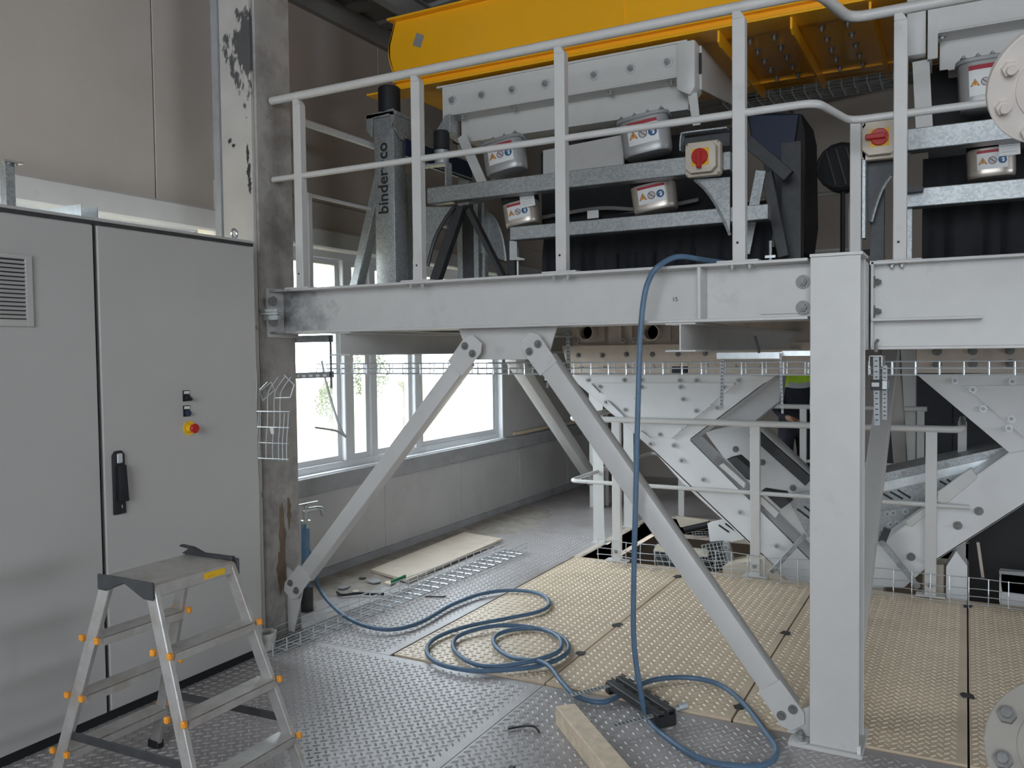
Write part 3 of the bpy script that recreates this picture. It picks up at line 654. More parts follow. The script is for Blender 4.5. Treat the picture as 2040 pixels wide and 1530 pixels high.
motor((-2.697,5,2.884), .285, .20, 'motor_grey', (R(-6),R(-10),R(6)))
motor((-1.717,5,2.884), .30, .215, 'motor_grey', (R(-4),R(-8),R(6)))
motor((-2.578,5,2.523), .235, .155, 'motor_champagne', (R(-4),R(-9),R(8)), True, flange=False)
motor((-1.668,5,2.536), .27, .165, 'motor_champagne', (R(-4),R(-8),R(6)), flange=False)
motor((0.076,5,2.897), .235, .235, 'motor_grey', (R(-3),R(-2),R(4)))
motor((0.108,5,2.548), .22, .145, 'motor_champagne', (R(-3),R(-2),R(4)), True, flange=False)
# pale hopper panel and dark screen belt behind the motors
G().prism([(-2.554,5.25,3.07),(-1.972,5.25,3.102),(-1.974,5.25,2.902),(-2.556,5.25,2.9)], (0,.02,0)).build('inner_panel', 'paint', sm)
def belt(x0, x1, y, z0, z1):
    g = G(); n = 60; vs = []; 
    for i in range(n+1):
        x = x0+(x1-x0)*i/n; o = .03*math.sin(i*.7)+.02*math.sin(i*1.9); vs += [(x,y+o,z0),(x,y+o*.3,(z0+z1)/2),(x,y+.06,z1)]
    fs = []
    for i in range(n):
        for k in range(2): a = 3*i+k; fs.append((a,a+3,a+4,a+1))
    return g.add(vs, fs).build('rubber_skirt', 'dark_belt', sm, smooth=True)
belt(-2.62, -1.05, 5.35, 2.075, 2.62); belt(-.22, 1.4, 5.25, 2.075, 2.75)
G().box((-2.75,5.62,2.55),(-1.3,5.66,3.15)).build('dark_back_panel', 'rubber', sm); G().box((-.2,5.5,2.6),(1.5,5.54,3.3)).build('dark_back_panel', 'rubber', sm)  # dark sheets added to fill the gaps behind the motors with shade
for (xa, xb, z) in ((-2.7,-1.55,2.66),(-2.3,-1.5,2.6)): G().tube(smooth_path([(xa,5.5,z),(xa*.6+xb*.4,5.46,z+.02),(xa*.3+xb*.7,5.47,z-.015),(xb,5.5,z+.02)]), .014, 8).build('cable', 'motor_grey', sm, smooth=True)
G().box((-2.253,5.3,2.588), tuple(Vector((-2.173,5.3,2.641))+Vector((0,.01,0)))).build('rating_label', 'white', sm)

# ============================================================ GALVANISED MACHINE FRAME
mf = thing('machine_support', 'galvanised steel support frame carrying the yellow screening machine', 'frame', (-2.4,4.86,2.07))
YG = 4.80
xa, xb = (-3.643,4.8,2.764)[0], (-3.476,4.8,2.749)[0]
po = G().box((xa,YG,2.07),(xb,YG+.14,3.33)).build('post', 'galv', mf, bevel=.006, seg=2)
tm = text_mesh('binder+co', .118, 'lettering', 'text_black', .0006, .0022)
o = inst('lettering', tm, po, (xb-.055,YG-.0008,2.665), (R(90),R(-90),0))
G().prism([(xa-.055,YG-.012,3.36),(xb+.012,YG-.012,3.375),(xb+.012,YG-.012,3.30),(xb-.005,YG-.012,3.25),(xb-.02,YG-.012,3.345),(xa+.0,YG-.012,3.335),(xa-.01,YG-.012,3.20),(xa-.035,YG-.012,3.235),(xa-.055,YG-.012,3.25)], (0,.012,0)).build('head_plate', 'galv', po, bevel=.001)
G().box((xa-.055,YG-.012,3.33),(xb+.03,YG+.16,3.36)).build('head_plate', 'galv', po, bevel=.003)
G().prism([(xb+.012,YG-.012,3.34),(xb+.012,YG+.55,3.34),(xb+.012,YG+.55,3.18),(xb+.012,YG+.06,3.18),(xb+.012,YG-.012,3.24)], (.008,0,0)).build('side_cheek', 'galv', po)
cx = (xa+xb)/2+.01
G().cyl((cx,YG+.06,3.36),(cx,YG+.06,3.545),.077,24).build('rubber_buffer', 'rubber', mf, bevel=.008, smooth=True)
G().cyl((cx+.03,YG+1.0,3.36),(cx+.03,YG+1.0,3.545),.085,24).build('rubber_buffer', 'rubber', mf, smooth=True)
G().bar((xa+.03,YG+.06,2.98),(-3.90,YG+.06,2.06), .065, .09, (0,1,0)).build('strut', 'galv', mf, bevel=.004)
# rear post pair and cross rail
G().box((cx,YG+.95,2.07),(cx+.1,YG+1.07,3.34)).build('post', 'galv', mf, bevel=.004)
G().box((xb+.02,YG+.1,3.05),(xb+.03,YG+1.0,3.20)).build('tie_plate', 'navy', mf)
for z in (3.19,3.06): G().box((xb+.018,YG+.1,z),(xb+.034,YG+1.0,z+.012)).build('tie_edge', 'galv_bright', mf)
xs = (-3.581,5.05,2.796)[0]
G().box((xs,YG+.22,2.07),(xs+.055,YG+.28,2.98)).build('post', 'galv', mf, bevel=.003)
# left end support under the motor beam
bz = G(); p = (-3.231,4.8,2.742)
G().box(((-3.207,4.8,2.925)[0],YG,2.705),((-1.171,4.8,2.699)[0],YG+.1,2.808)).build('long_beam', 'galv', mf, bevel=.004)
G().box(((-2.605,4.8,2.507)[0],YG+.05,2.42),((-0.975,4.85,2.507)[0],YG+.14,2.505)).build('long_beam', 'galv', mf, bevel=.004)
fx0, fx1 = (-3.305,4.8,2.919)[0], (-3.051,4.8,2.907)[0]
g = G(); g.box((fx0,YG,2.955),(fx1,YG+.07,2.967)); g.box((fx1-.012,YG,2.808),(fx1,YG+.07,2.955)); g.box((fx0,YG,2.80),(fx0+.012,YG+.07,2.955)); g.build('bracket_loop', 'galv', mf)
G().cyl((-3.149,4.9,3.071), tuple(Vector((-3.149,4.9,3.071))+Vector((0,0,.13))), .055, 20).build('rubber_buffer', 'rubber', mf, bevel=.006)
G().cyl(tuple(Vector((-3.149,4.9,3.071))-Vector((0,0,.10))), (-3.149,4.9,3.071), .05, 16).build('buffer_seat', 'galv', mf)
bx = Vector((-3.22,4.9,3.182)); G().prism([bx, bx+Vector((.14,0,.005)), bx+Vector((.14,0,.13)), bx+Vector((.10,0,.12)), bx+Vector((.03,0,.03))], (0,.08,0)).build('buffer_bracket', 'galv', mf, bevel=.003)
# curved gussets
def concave(pts_c, corner, y, t, name, m='galv'):
    return G().prism([(q[0],y,q[2]) for q in pts_c]+[(corner[0],y,corner[2])], (0,t,0)).build(name, m, mf)
concave(smooth_path([(-1.38,4.8,2.674),(-1.322,4.8,2.617),(-1.265,4.8,2.535),(-1.214,4.8,2.432),(-1.177,4.8,2.342)],4), (-1.176,4.8,2.666), YG+.01, .012, 'gusset')
G().tube([Vector(q)+Vector((0,.014,0)) for q in smooth_path([(-1.38,4.8,2.674),(-1.322,4.8,2.617),(-1.265,4.8,2.535),(-1.214,4.8,2.432),(-1.177,4.8,2.342)],4)], .009, 6).build('gusset_lip', 'galv', mf, smooth=True)
concave(smooth_path([(-3.055,4.9,2.684),(-3.137,4.9,2.596),(-3.221,4.9,2.466),(-3.278,4.9,2.298)],4), (-3.295,4.9,2.706), YG+.1, .012, 'gusset')
G().tube(smooth_path([(-3.055,4.9,2.684),(-3.137,4.9,2.596),(-3.221,4.9,2.466),(-3.278,4.9,2.298)],4), .013, 6).build('gusset_lip', 'steel_dark', mf, smooth=True)
concave(smooth_path([(-3.151,5.4,2.735),(-3.038,5.4,2.682),(-2.965,5.4,2.538),(-2.934,5.4,2.356)],4), (-3.177,5.4,2.444), YG+.6, .012, 'gusset', 'galv')
G().tube(smooth_path([(-3.151,5.4,2.735),(-3.038,5.4,2.682),(-2.965,5.4,2.538),(-2.934,5.4,2.356)],4), .01, 6).build('gusset_lip', 'galv', mf, smooth=True)
def strut(a, b, y, w, d, m='galv', name='strut'): return G().bar(a, b, w, d, (0,1,0)).build(name, m, mf, bevel=.003)
strut((-3.034,4.95,2.689), (-3.255,4.95,2.176), 0, .07, .06, 'steel_dark'); strut((-3.171,5,2.474), (-3.305,5,2.182), 0, .05, .05)
strut((-2.967,4.95,2.663), (-2.706,4.95,2.183), 0, .035, .06, 'steel_dark')
for q, pw, m in zip([(-3.292,5.35,2.52),(-3.223,5.35,2.515),(-3.155,5.35,2.511),(-3.091,5.35,2.506)], (.045,.085,.04,.02), ('galv','steel_dark','galv','galv')):
    G().box((q[0]-pw/2,YG+.55,2.07),(q[0]+pw/2,YG+.6,2.78)).build('post', m, mf)
q = (-2.724,5.1,2.334); G().box((q[0]-.03,YG+.28,2.07),(q[0]+.03,YG+.33,2.50)).build('post', 'steel_dark', mf); G().cyl((q[0]+.07,YG+.25,2.07),(q[0]+.07,YG+.25,2.40),.008,8).build('threaded_rod', 'bolt', mf)
G().prism([(-2.688,5,2.439),(-2.632,5,2.435),(-2.633,5,2.329),(-2.577,5,2.315),(-2.577,5,2.305),(-2.69,5,2.312)], (0,.006,0)).build('clip', 'galv_bright', mf)
# switch bracket
hb = smooth_path([(-1.444,4.78,2.834),(-1.443,4.78,2.882),(-1.437,4.78,2.919),(-1.414,4.78,2.932),(-1.179,4.78,2.929)],3)
g = G()
for i in range(len(hb)-1): g.bar(hb[i], hb[i+1], .008, .06, (0,1,0))
g.build('switch_bracket', 'galv', mf)
G().box(tuple(Vector((-1.438,4.8,2.843))+Vector((0,.02,0))), tuple(Vector((-1.179,4.8,2.917))+Vector((0,.03,0)))).build('bracket_plate', 'steel_dark', mf)
# dark bracing to the right of the switch
for a, b, w_ in (((-1.185,5.3,2.968),(-0.942,5.3,2.729),.075),((-1.071,5.3,2.764),(-0.971,5.3,2.251),.065)): G().bar(a, b, w_, .06, (0,1,0)).build('strut', 'steel_dark', mf, bevel=.003)
G().bar((-1.097,5.25,2.772), (-1.193,5.25,2.282), .06, .01, (0,1,0)).build('strut', 'galv', mf)
q = (-0.953,5.5,2.616); G().box((q[0]-.07,5.5,2.07),(q[0]+.045,5.62,2.98)).build('post', 'steel_dark', mf)
q = (-1.011,5.1,2.27); G().cyl((q[0],5.1,2.07),(q[0],5.1,2.33),.009,8).build('threaded_rod', 'galv_bright', mf); G().box((q[0]-.03,5.09,2.23),(q[0]+.03,5.11,2.245)).build('rod_wing', 'galv_bright', mf)
# right frame
rf = thing('machine_support', 'galvanised support frame on the right behind the steel column', 'frame', (.3,4.9,2.07))
q0, q1 = (-0.511,4.5,2.424), (-0.46,4.5,2.42)
G().box((q0[0],4.5,2.09),(q1[0],4.56,2.83)).build('post', 'paint', rf, bevel=.003); G().box((q1[0]+.004,4.52,2.24),(q1[0]+.018,4.6,2.80)).build('angle_strip', 'galv', rf)
G().box(((-0.301,4.8,2.73)[0],YG,2.70),(1.5,YG+.1,2.81)).build('long_beam', 'galv', rf, bevel=.004)
G().box(((-0.299,4.8,2.475)[0],YG+.05,2.42),(1.5,YG+.14,2.515)).build('long_beam', 'galv', rf, bevel=.004)
gp = smooth_path([(-0.334,4.62,2.549),(-0.372,4.62,2.491),(-0.402,4.62,2.407),(-0.423,4.62,2.329)],4)
G().prism([tuple(p) for p in gp]+[(-0.455,4.62,2.332),(-0.457,4.62,2.675),(-0.244,4.62,2.649),(-0.278,4.62,2.592)], (0,.012,0)).build('gusset', 'steel_dark', rf)
G().tube(gp, .008, 6).build('gusset_lip', 'galv', rf, smooth=True)
q = (-0.401,4.7,2.267); G().box((q[0]-.035,4.7,2.09),(q[0]+.03,4.75,2.55)).build('post', 'steel_dark', rf); G().box((q[0]-.035,4.69,2.09),(q[0]+.03,4.70,2.14)).build('foot_plate', 'galv', rf)
q = (-0.273,4.9,2.28); G().box((q[0]-.02,4.9,2.08),(q[0]+.02,4.94,2.42)).build('post', 'galv', rf)
G().tube(smooth_path([(q[0]-.03,4.88,2.4),(q[0]-.02,4.87,2.3),(q[0]-.035,4.88,2.2),(q[0]-.02,4.88,2.08)]), .006, 6).build('cable', 'steel_dark', rf)
G().prism([(-0.298,4.78,2.518),(-0.194,4.78,2.507),(-0.199,4.78,2.487),(-0.298,4.78,2.485)], (0,.05,0)).build('cable_cover', 'steel_dark', rf)

# ============================================================ ISOLATOR SWITCHES
def switch(c, s, turn, lab, wid=.172, hei=.168):
    t = thing('isolator_switch', lab, 'switch', c, 'isolator switches on the machine frames')
    x, y, z = c; a, b = wid/2, hei/2
    def octo(a, b, k, yy): return [(x-a+k,yy,z-b),(x+a-k,yy,z-b),(x+a,yy,z-b+k),(x+a,yy,z+b-k),(x+a-k,yy,z+b),(x-a+k,yy,z+b),(x-a,yy,z+b-k),(x-a,yy,z-b+k)]
    G().prism(octo(a+.012, b+.012, .012, y), (0,.055,0)).build('base_box', 'box_beige', t, bevel=.003)
    G().prism(octo(a, b, .028, y-.05), (0,.05,0)).build('lid', 'box_beige', t, bevel=.005, seg=2)
    for dx in (-1,1):
        for dz in (-1,1): G().cyl((x+dx*(a+.002),y-.002,z+dz*(b+.002)),(x+dx*(a+.002),y+.004,z+dz*(b+.002)),.006,8).build('screw', 'bolt_dark', t)
    k = a*.55; G().box((x-k,y-.053,z-k),(x+k,y-.05,z+k)).build('yellow_plate', 'signal_yellow', t)
    kn = G().cyl((x,y-.053,z),(x,y-.075,z),a*.52,24).build('knob', 'red', t, bevel=.003)
    d = Vector((math.sin(turn),0,-math.cos(turn)))
    G().bar(Vector((x,y-.082,z))-d*a*.38, Vector((x,y-.082,z))+d*a*.78, .026, .022, (0,1,0)).build('grip', 'red', kn, bevel=.004)
switch((-1.305,4.72,2.766), 1, 0, 'beige isolator switch with red knob pointing down, left of the column')
switch((-0.374,4.52,2.71), 1, R(-90), 'beige isolator switch with red knob turned sideways, partly behind a railing post', .155, .16)

# ============================================================ BLUE HOOD AND BLACK DRUM BEHIND
bh = thing('extraction_hood', 'dark blue sheet hood with hanging black rubber curtain behind the switch', 'hood', (-1.1,6.5,2.07))
G().prism([(-1.438,6.4,3.43),(-1.054,6.4,3.383),(-1.117,6.4,3.048),(-1.286,6.4,3.067),(-1.395,6.4,3.197)], (0,.6,0)).build('hood', 'navy', bh, bevel=.01)
G().prism([(-1.067,6.35,3.366),(-1.039,6.35,3.369),(-1.012,6.35,3.238),(-1.001,6.35,2.607),(-1.031,6.35,2.377),(-1.118,6.35,2.383),(-1.101,6.35,3.115)], (0,.5,0)).build('rubber_curtain', 'rubber', bh, bevel=.01)
G().prism([(-1.318,6.38,3.074),(-1.106,6.38,3.05),(-1.106,6.38,2.385),(-1.229,6.38,2.393)], (0,.3,0)).build('hood_body', 'steel_dark', bh); q = (-1.189,6.45,2.781); G().box((q[0]-.12,6.45,2.07),(q[0]+.12,6.8,2.45)).build('hood_base', 'steel_dark', bh)
dr = thing('drum_fan', 'black round drum fan on a thin dark stand behind the platform', 'fan', (-.7,8.0,2.07))
c = Vector((-0.93,7.6,3.213))
g = G().cyl(c, c+Vector((0,.22,0)), .19, 32); g.build('drum', 'rubber', dr, bevel=.01, smooth=True)
G().tube([(c.x+.19*math.cos(i*.3927),c.y-.004,c.z+.19*math.sin(i*.3927)) for i in range(16)], .012, 6, True).build('rim', 'black', dr, smooth=True)
for k in (-.08,.0,.08): G().bar(c+Vector((k-.04,-.01,.15)), c+Vector((k+.04,-.01,-.15)), .01, .01).build('guard_bar', 'steel_dark', dr)
G().cyl(c+Vector((0,.1,-.19)), (c.x,c.y+.1,2.10), .02, 10).build('stand_pole', 'black', dr)
for dx in (-.25,.25): G().bar((c.x,c.y+.1,2.5), (c.x+dx,c.y+.1,2.08), .02, .02).build('stand_leg', 'black', dr)
G().bar((c.x-.35,c.y+.1,2.47),(c.x+.3,c.y+.1,2.50),.03,.05).build('stand_arm', 'black', dr)
G().cyl((c.x-.5,c.y,2.07),(c.x-.5,c.y,2.75),.012,8).build('hanging_cable', 'black', dr)

# ============================================================ HOPPER AND CHUTES
YH = 6.5
def on_plate(parent, pts, me=BOLT, y=YH, s=1.0):
    for p in pts: inst('bolt', me, parent, (p[0],y,p[2]), (0,random.random(),0), (s,s,s))
hp = thing('discharge_hopper', 'dusty white discharge hopper with two round pipe stubs under the platform beam', 'hopper', (-2.0,6.8,1.55))
G().box((-2.92,6.52,1.70),(-1.0,7.6,2.03)).build('body', 'paint_dusty', hp)
G().prism([(-2.985,6.45,1.745),(-.9,6.45,1.745),(-.9,6.45,1.57),(-2.93,6.45,1.57)], (0,.02,0)).build('flange_band', 'paint_dusty', hp, bevel=.002)
G().prism([(-2.93,6.47,1.57),(-.9,6.47,1.57),(-.9,6.47,1.50),(-2.90,6.47,1.50)], (0,.02,0)).build('lower_band', 'paint_dusty', hp)
for q in [(-2.746,6.44,1.853),(-2.187,6.44,1.841)]:
    pp = G(); n = 28
    r0, r1 = .058, .068; vs = []; fs = []
    for r_, y in ((r1,6.52),(r1,6.40),(r0,6.40),(r0,6.51)): vs += [(q[0]+r_*math.cos(2*math.pi*i/n), y, q[2]+r_*math.sin(2*math.pi*i/n)) for i in range(n)]
    for k in range(3): fs += [(k*n+i,k*n+(i+1)%n,(k+1)*n+(i+1)%n,(k+1)*n+i) for i in range(n)]
    pp.add(vs, fs); st = pp.build('pipe_stub', 'paint_dusty', hp, smooth=True)
    G().cyl((q[0],6.515,q[2]),(q[0],6.50,q[2]),.0585,24).build('pipe_bore', 'black', st)
    G().box((q[0]-.13,6.50,1.77),(q[0]+.13,6.51,2.0)).build('stub_plate', 'paint_dusty', hp)
for q in [(-2.831,6.48,1.863),(-2.455,6.48,1.855),(-2.361,6.48,1.853),(-1.955,6.48,1.844),(-1.907,6.48,1.843)]:
    G().box((q[0]-.022,6.48,1.76),(q[0]-.012,6.52,2.0)).build('rib', 'paint_dusty', hp)
on_plate(hp, [(-2.833,6.45,1.664),(-2.619,6.45,1.662),(-2.411,6.45,1.668),(-2.192,6.45,1.666),(-1.983,6.45,1.668),(-1.769,6.45,1.67)], BOLT_D, 6.45, .9)
on_plate(hp, [(-2.816,6.47,1.567),(-2.601,6.47,1.571),(-2.397,6.47,1.579),(-2.182,6.47,1.582),(-1.965,6.47,1.585),(-1.747,6.47,1.584),(-1.532,6.47,1.58),(-1.349,6.47,1.579)], BOLT_D, 6.47, .8)
on_plate(hp, [(-2.887,6.45,1.785),(-2.457,6.45,1.778),(-2.359,6.45,1.78),(-1.918,6.45,1.784),(-1.811,6.45,1.783)], BOLT, 6.49, 1.0)

ch = thing('discharge_chute', 'white bolted steel chute with V-shaped front plate behind the lower railing', 'chute', (-1.8,6.7,-.2))
fp = [(p[0],YH,p[2]) for p in [(-2.972,6.5,1.525),(-1.245,6.5,1.503),(-1.9,6.5,0.993),(-0.912,6.5,0.055),(-0.911,6.5,-0.393),(-1.14,6.5,-0.039),(-1.962,6.5,0.64),(-2.28,6.5,0.966)]]
G().prism(fp, (0,.01,0)).build('front_plate', 'chute_paint', ch, bevel=.0015)
def side_wall(a, b, depth, m='chute_paint', name='side_wall', t=.008):
    a, b = v3(a), v3(b)
    d = (b-a).normalized(); nrm = Vector((d.z,0,-d.x))*t
    return G().prism([a, b, b+nrm, a+nrm], (0,depth,0)).build(name, m, ch)
side_wall(fp[1], fp[2], .32); side_wall(fp[2], fp[3], .30); side_wall(fp[7], fp[5], .30); side_wall(fp[0], fp[7], .32)
G().prism([(p[0],YH+.31,p[2]) for p in fp], (0,.01,0)).build('back_plate', 'chute_paint', ch)
# raised V cover with bent tabs
vc = [(-2.731,6.5,1.433),(-1.547,6.5,1.445),(-2.026,6.5,1.008),(-2.229,6.5,1.001)]
G().prism([(p[0],YH-.014,p[2]) for p in vc], (0,.014,0)).build('cover_plate', 'chute_paint', ch, bevel=.002)
G().prism([(p[0],YH-.006,p[2]) for p in [(-2.912,6.5,1.512),(-1.256,6.5,1.496),(-1.318,6.5,1.447),(-2.83,6.5,1.437)]], (0,.006,0)).build('top_strip', 'chute_paint', ch)
for a, b in zip([(-2.731,6.5,1.425),(-2.585,6.5,1.286),(-2.305,6.5,1.051),(-1.551,6.5,1.437),(-1.733,6.5,1.273),(-1.965,6.5,1.082)], [(-2.66,6.5,1.355),(-2.446,6.5,1.161),(-2.225,6.5,0.993),(-1.628,6.5,1.367),(-1.876,6.5,1.164),(-2.055,6.5,0.999)]):
    p, q = v3(a), v3(b); p.y = q.y = YH-.02
    G().bar(p, q, .012, .03, (0,1,0)).build('edge_tab', 'chute_paint', ch)
on_plate(ch, [(-2.767,6.5,1.458),(-2.448,6.5,1.46),(-2.302,6.5,1.46),(-1.983,6.5,1.458),(-1.851,6.5,1.459),(-1.524,6.5,1.461),(-2.607,6.5,1.277),(-1.686,6.5,1.25),(-2.225,6.5,0.948),(-2.034,6.5,0.944),(-1.97,6.5,0.827),(-1.798,6.5,0.686),(-1.514,6.5,0.452),(-1.242,6.5,0.219)], BOLT, YH-.007)
on_plate(ch, [(-2.659,6.5,1.405),(-2.303,6.5,1.404),(-1.975,6.5,1.407),(-1.635,6.5,1.406),(-1.955,6.5,1.312),(-1.851,6.5,1.223),(-2.437,6.5,1.218),(-2.337,6.5,1.314),(-2.145,6.5,1.028)], BOLT, YH-.014)
for pts in ([(-1.672,6.5,0.803),(-1.637,6.5,0.828),(-1.468,6.5,0.683),(-1.48,6.5,0.64)], [(-1.408,6.5,0.58),(-1.375,6.5,0.609),(-1.22,6.5,0.476),(-1.249,6.5,0.431)]):
    G().prism([(p[0],YH-.03,p[2]) for p in pts], (0,.04,0)).build('bent_tab', 'paint_clean', ch, bevel=.004)
for pts in ([(-1.625,6.5,0.852),(-1.548,6.5,0.875),(-1.419,6.5,0.767),(-1.419,6.5,0.69),(-1.476,6.5,0.706)], [(-1.363,6.5,0.625),(-1.198,6.5,0.61),(-1.154,6.5,0.545),(-1.216,6.5,0.495)]):
    G().prism([(p[0],YH+.02,p[2]) for p in pts], (0,.16,0)).build('clamp_block', 'steel_dark', ch, bevel=.003)
p, q = v3((-1.035,6.47,0.324)), v3((-1.28,6.47,0.02)); G().bar(p, q, .035, .02, (0,1,0)).build('joint_flange', 'galv', ch, bevel=.002)
for f_ in (.05,.5,.95): inst('bolt', BOLT_S, ch, p.lerp(q, f_)-Vector((0,.01,0)))
# second leg behind
c2 = thing('discharge_chute', 'second white chute leg running parallel behind the V-shaped chute', 'chute', (-1.2,7.3,-.2))
G().prism([(p[0],7.2,p[2]) for p in [(-1.977,7.2,0.983),(-1.572,7.2,1.098),(-0.561,7.2,0.128),(-0.558,7.2,-0.552),(-1.01,7.2,-0.288)]], (0,.25,0)).build('front_plate', 'chute_paint', c2, bevel=.002)
G().prism([(p[0],7.15,p[2]) for p in [(-2.002,7.15,1.06),(-1.643,7.15,1.407),(-1.398,7.15,1.479),(-1.326,7.15,1.48),(-1.35,7.15,1.265),(-1.561,7.15,1.086)]], (0,.2,0)).build('transition_plate', 'chute_paint', c2)
on_plate(c2, [(-1.494,7.2,0.751),(-1.247,7.2,0.552),(-1.715,7.2,0.851)], BOLT_D, 7.2, 1.1)
G().bar((-1.554,7.12,1.013), (-1.108,7.12,0.622), .08, .05, (0,1,0)).build('seal_strip', 'steel_dark', c2)
G().prism([(-1.289,7.1,0.51),(-0.998,7.1,0.571),(-0.997,7.1,0.227),(-1.112,7.1,0.176)], (0,.02,0)).build('slotted_plate', 'galv', c2)
for a, b in (((-1.197,7.095,0.399),(-1.104,7.095,0.333)),((-1.143,7.095,0.423),(-1.05,7.095,0.357))): G().bar(a, b, .012, .01, (0,1,0)).build('slot', 'black', c2)

# right chute
c3 = thing('discharge_chute', 'white bolted chute to the right of the steel column, slanting down left', 'chute', (.1,6.7,-.2))
G().prism([(p[0],YH,p[2]) for p in [(-0.301,6.5,1.509),(0.56,6.5,1.524),(0.568,6.5,0.749),(0.263,6.5,0.986)]], (0,.012,0)).build('front_plate', 'chute_paint', c3, bevel=.002)
G().prism([(p[0],YH-.012,p[2]) for p in [(-0.026,6.5,1.435),(0.561,6.5,1.446),(0.566,6.5,0.994),(0.342,6.5,1.093),(0.034,6.5,1.388)]], (0,.012,0)).build('cover_plate', 'chute_paint', c3, bevel=.002)
leg = [(0.262,6.48,0.988),(0.644,6.48,1.08),(0.646,6.48,0.903),(-0.211,6.48,0.192),(-0.368,6.48,0.014),(-0.703,6.48,-0.027),(-0.704,6.48,0.156),(-0.577,6.48,0.256)]
G().prism(leg, (0,.012,0)).build('leg_plate', 'chute_paint', c3, bevel=.002)
for a, b in ((0,7),(2,3)):
    p, q = v3(leg[a]), v3(leg[b]); d = (q-p).normalized(); n_ = Vector((d.z,0,-d.x))*.008
    G().prism([p,q,q+n_,p+n_], (0,.35,0)).build('side_wall', 'chute_paint', c3)
on_plate(c3, [(-0.063,6.5,1.469),(0.273,6.5,1.464),(0.043,6.5,1.408),(0.106,6.5,1.28),(0.269,6.5,1.217),(0.255,6.5,1.153)], BOLT, YH-.012, 1.05)
on_plate(c3, [(0.084,6.48,0.589),(-0.041,6.48,0.48),(-0.328,6.48,0.235)], BOLT_D, YH-.02, 1.2)
G().prism([(p[0],6.45,p[2]) for p in [(-0.164,6.45,0.706),(0.037,6.45,0.883),(0.076,6.45,0.824),(0.059,6.45,0.796),(-0.096,6.45,0.642),(-0.126,6.45,0.63),(-0.163,6.45,0.637)]], (0,.05,0)).build('bent_tab', 'paint_clean', c3, bevel=.004)
G().prism([(p[0],6.45,p[2]) for p in [(-0.362,6.45,0.489),(-0.203,6.45,0.624),(-0.181,6.45,0.594),(-0.324,6.45,0.45),(-0.349,6.45,0.455)]], (0,.05,0)).build('bent_tab', 'paint_clean', c3, bevel=.004)
p, q = v3((-0.513,6.45,0.326)), v3((-0.278,6.45,0.033)); G().bar(p, q, .035, .02, (0,1,0)).build('joint_flange', 'galv', c3)
G().bar(p, p+Vector((.035,0,.10)), .05, .03, (0,1,0)).build('joint_clip', 'steel_dark', c3)
for f_ in (.02,.5,.95): inst('bolt', BOLT_S, c3, p.lerp(q, f_)-Vector((0,.012,0)), (0,0,0), (1.4,1.4,1.4))
G().prism([(p[0],6.47,p[2]) for p in [(-0.109,6.47,0.188),(-0.048,6.47,0.305),(0.019,6.47,0.209),(0.021,6.47,-0.056),(-0.107,6.47,-0.073)]], (0,.2,0)).build('support_box', 'chute_paint', c3)
h2 = thing('discharge_hopper', 'dusty white hopper band with dark bolts above the right chute', 'hopper', (.3,6.7,1.5))
G().box(((-0.3,6.47,1.6)[0],6.47,1.52),(1.2,6.49,2.03)).build('flange_band', 'paint_dusty', h2)
on_plate(h2, [(-0.173,6.47,1.668),(0.04,6.47,1.669),(0.255,6.47,1.67),(-0.173,6.47,1.579),(0.041,6.47,1.581),(0.256,6.47,1.584)], BOLT_D, 6.47, 1.2)
# sloping conveyor on the right
cv = thing('belt_conveyor', 'galvanised sloping conveyor frame behind the right chute', 'conveyor', (-.1,7.0,0))
G().prism([(-0.632,6.95,0.722),(0.335,6.95,1.007),(0.275,6.95,0.929),(-0.632,6.95,0.652)], (0,.5,0)).build('upper_rail', 'galv', cv, bevel=.003)
G().prism([(-0.63,6.93,0.655),(0.274,6.93,0.931),(0.213,6.93,0.857),(-0.63,6.93,0.582)], (0,.02,0)).build('bright_rail', 'galv_bright', cv)
G().prism([(-0.631,6.94,0.581),(0.213,6.94,0.856),(0.026,6.94,0.626),(-0.302,6.94,0.491),(-0.63,6.94,0.407)], (0,.02,0)).build('slotted_guard', 'galv', cv)
for a, b in zip([(-0.549,6.93,0.596),(-0.497,6.93,0.611),(-0.445,6.93,0.629),(-0.163,6.93,0.715),(-0.117,6.93,0.729)], [(-0.479,6.93,0.555),(-0.407,6.93,0.564),(-0.356,6.93,0.575),(-0.097,6.93,0.675),(-0.052,6.93,0.689)]): G().bar(a, b, .012, .008, (0,1,0)).build('slot', 'black', cv)
G().prism([(-0.628,6.92,0.442),(-0.301,6.92,0.532),(-0.299,6.92,0.175),(-0.627,6.92,0.103)], (0,.02,0)).build('drive_plate', 'galv', cv)
on_plate(cv, [(-0.586,6.92,0.415),(-0.513,6.92,0.444),(-0.471,6.92,0.454),(-0.389,6.92,0.472),(-0.492,6.92,0.365),(-0.447,6.92,0.377),(-0.557,6.92,0.302)], BOLT, 6.92, 1.0)
on_plate(cv, [(-0.402,6.95,0.754),(-0.118,6.95,0.83),(0.172,6.95,0.91)], BOLT_S, 6.94, 1.3)
bg_ = thing('dark_mass', 'dark machine housing in the shade to the right of the right chute', 'machine', (.6,7.2,-.2))
G().prism([(0.03,7.6,0.223),(0.568,7.6,0.581),(0.577,7.6,-0.348),(0.035,7.6,-0.422)], (0,.6,0)).build('housing', 'black', bg_)
G().bar((0.087,7,0.271), (0.121,7,0.016), .02, .02).build('upright', 'paint_dusty', bg_)
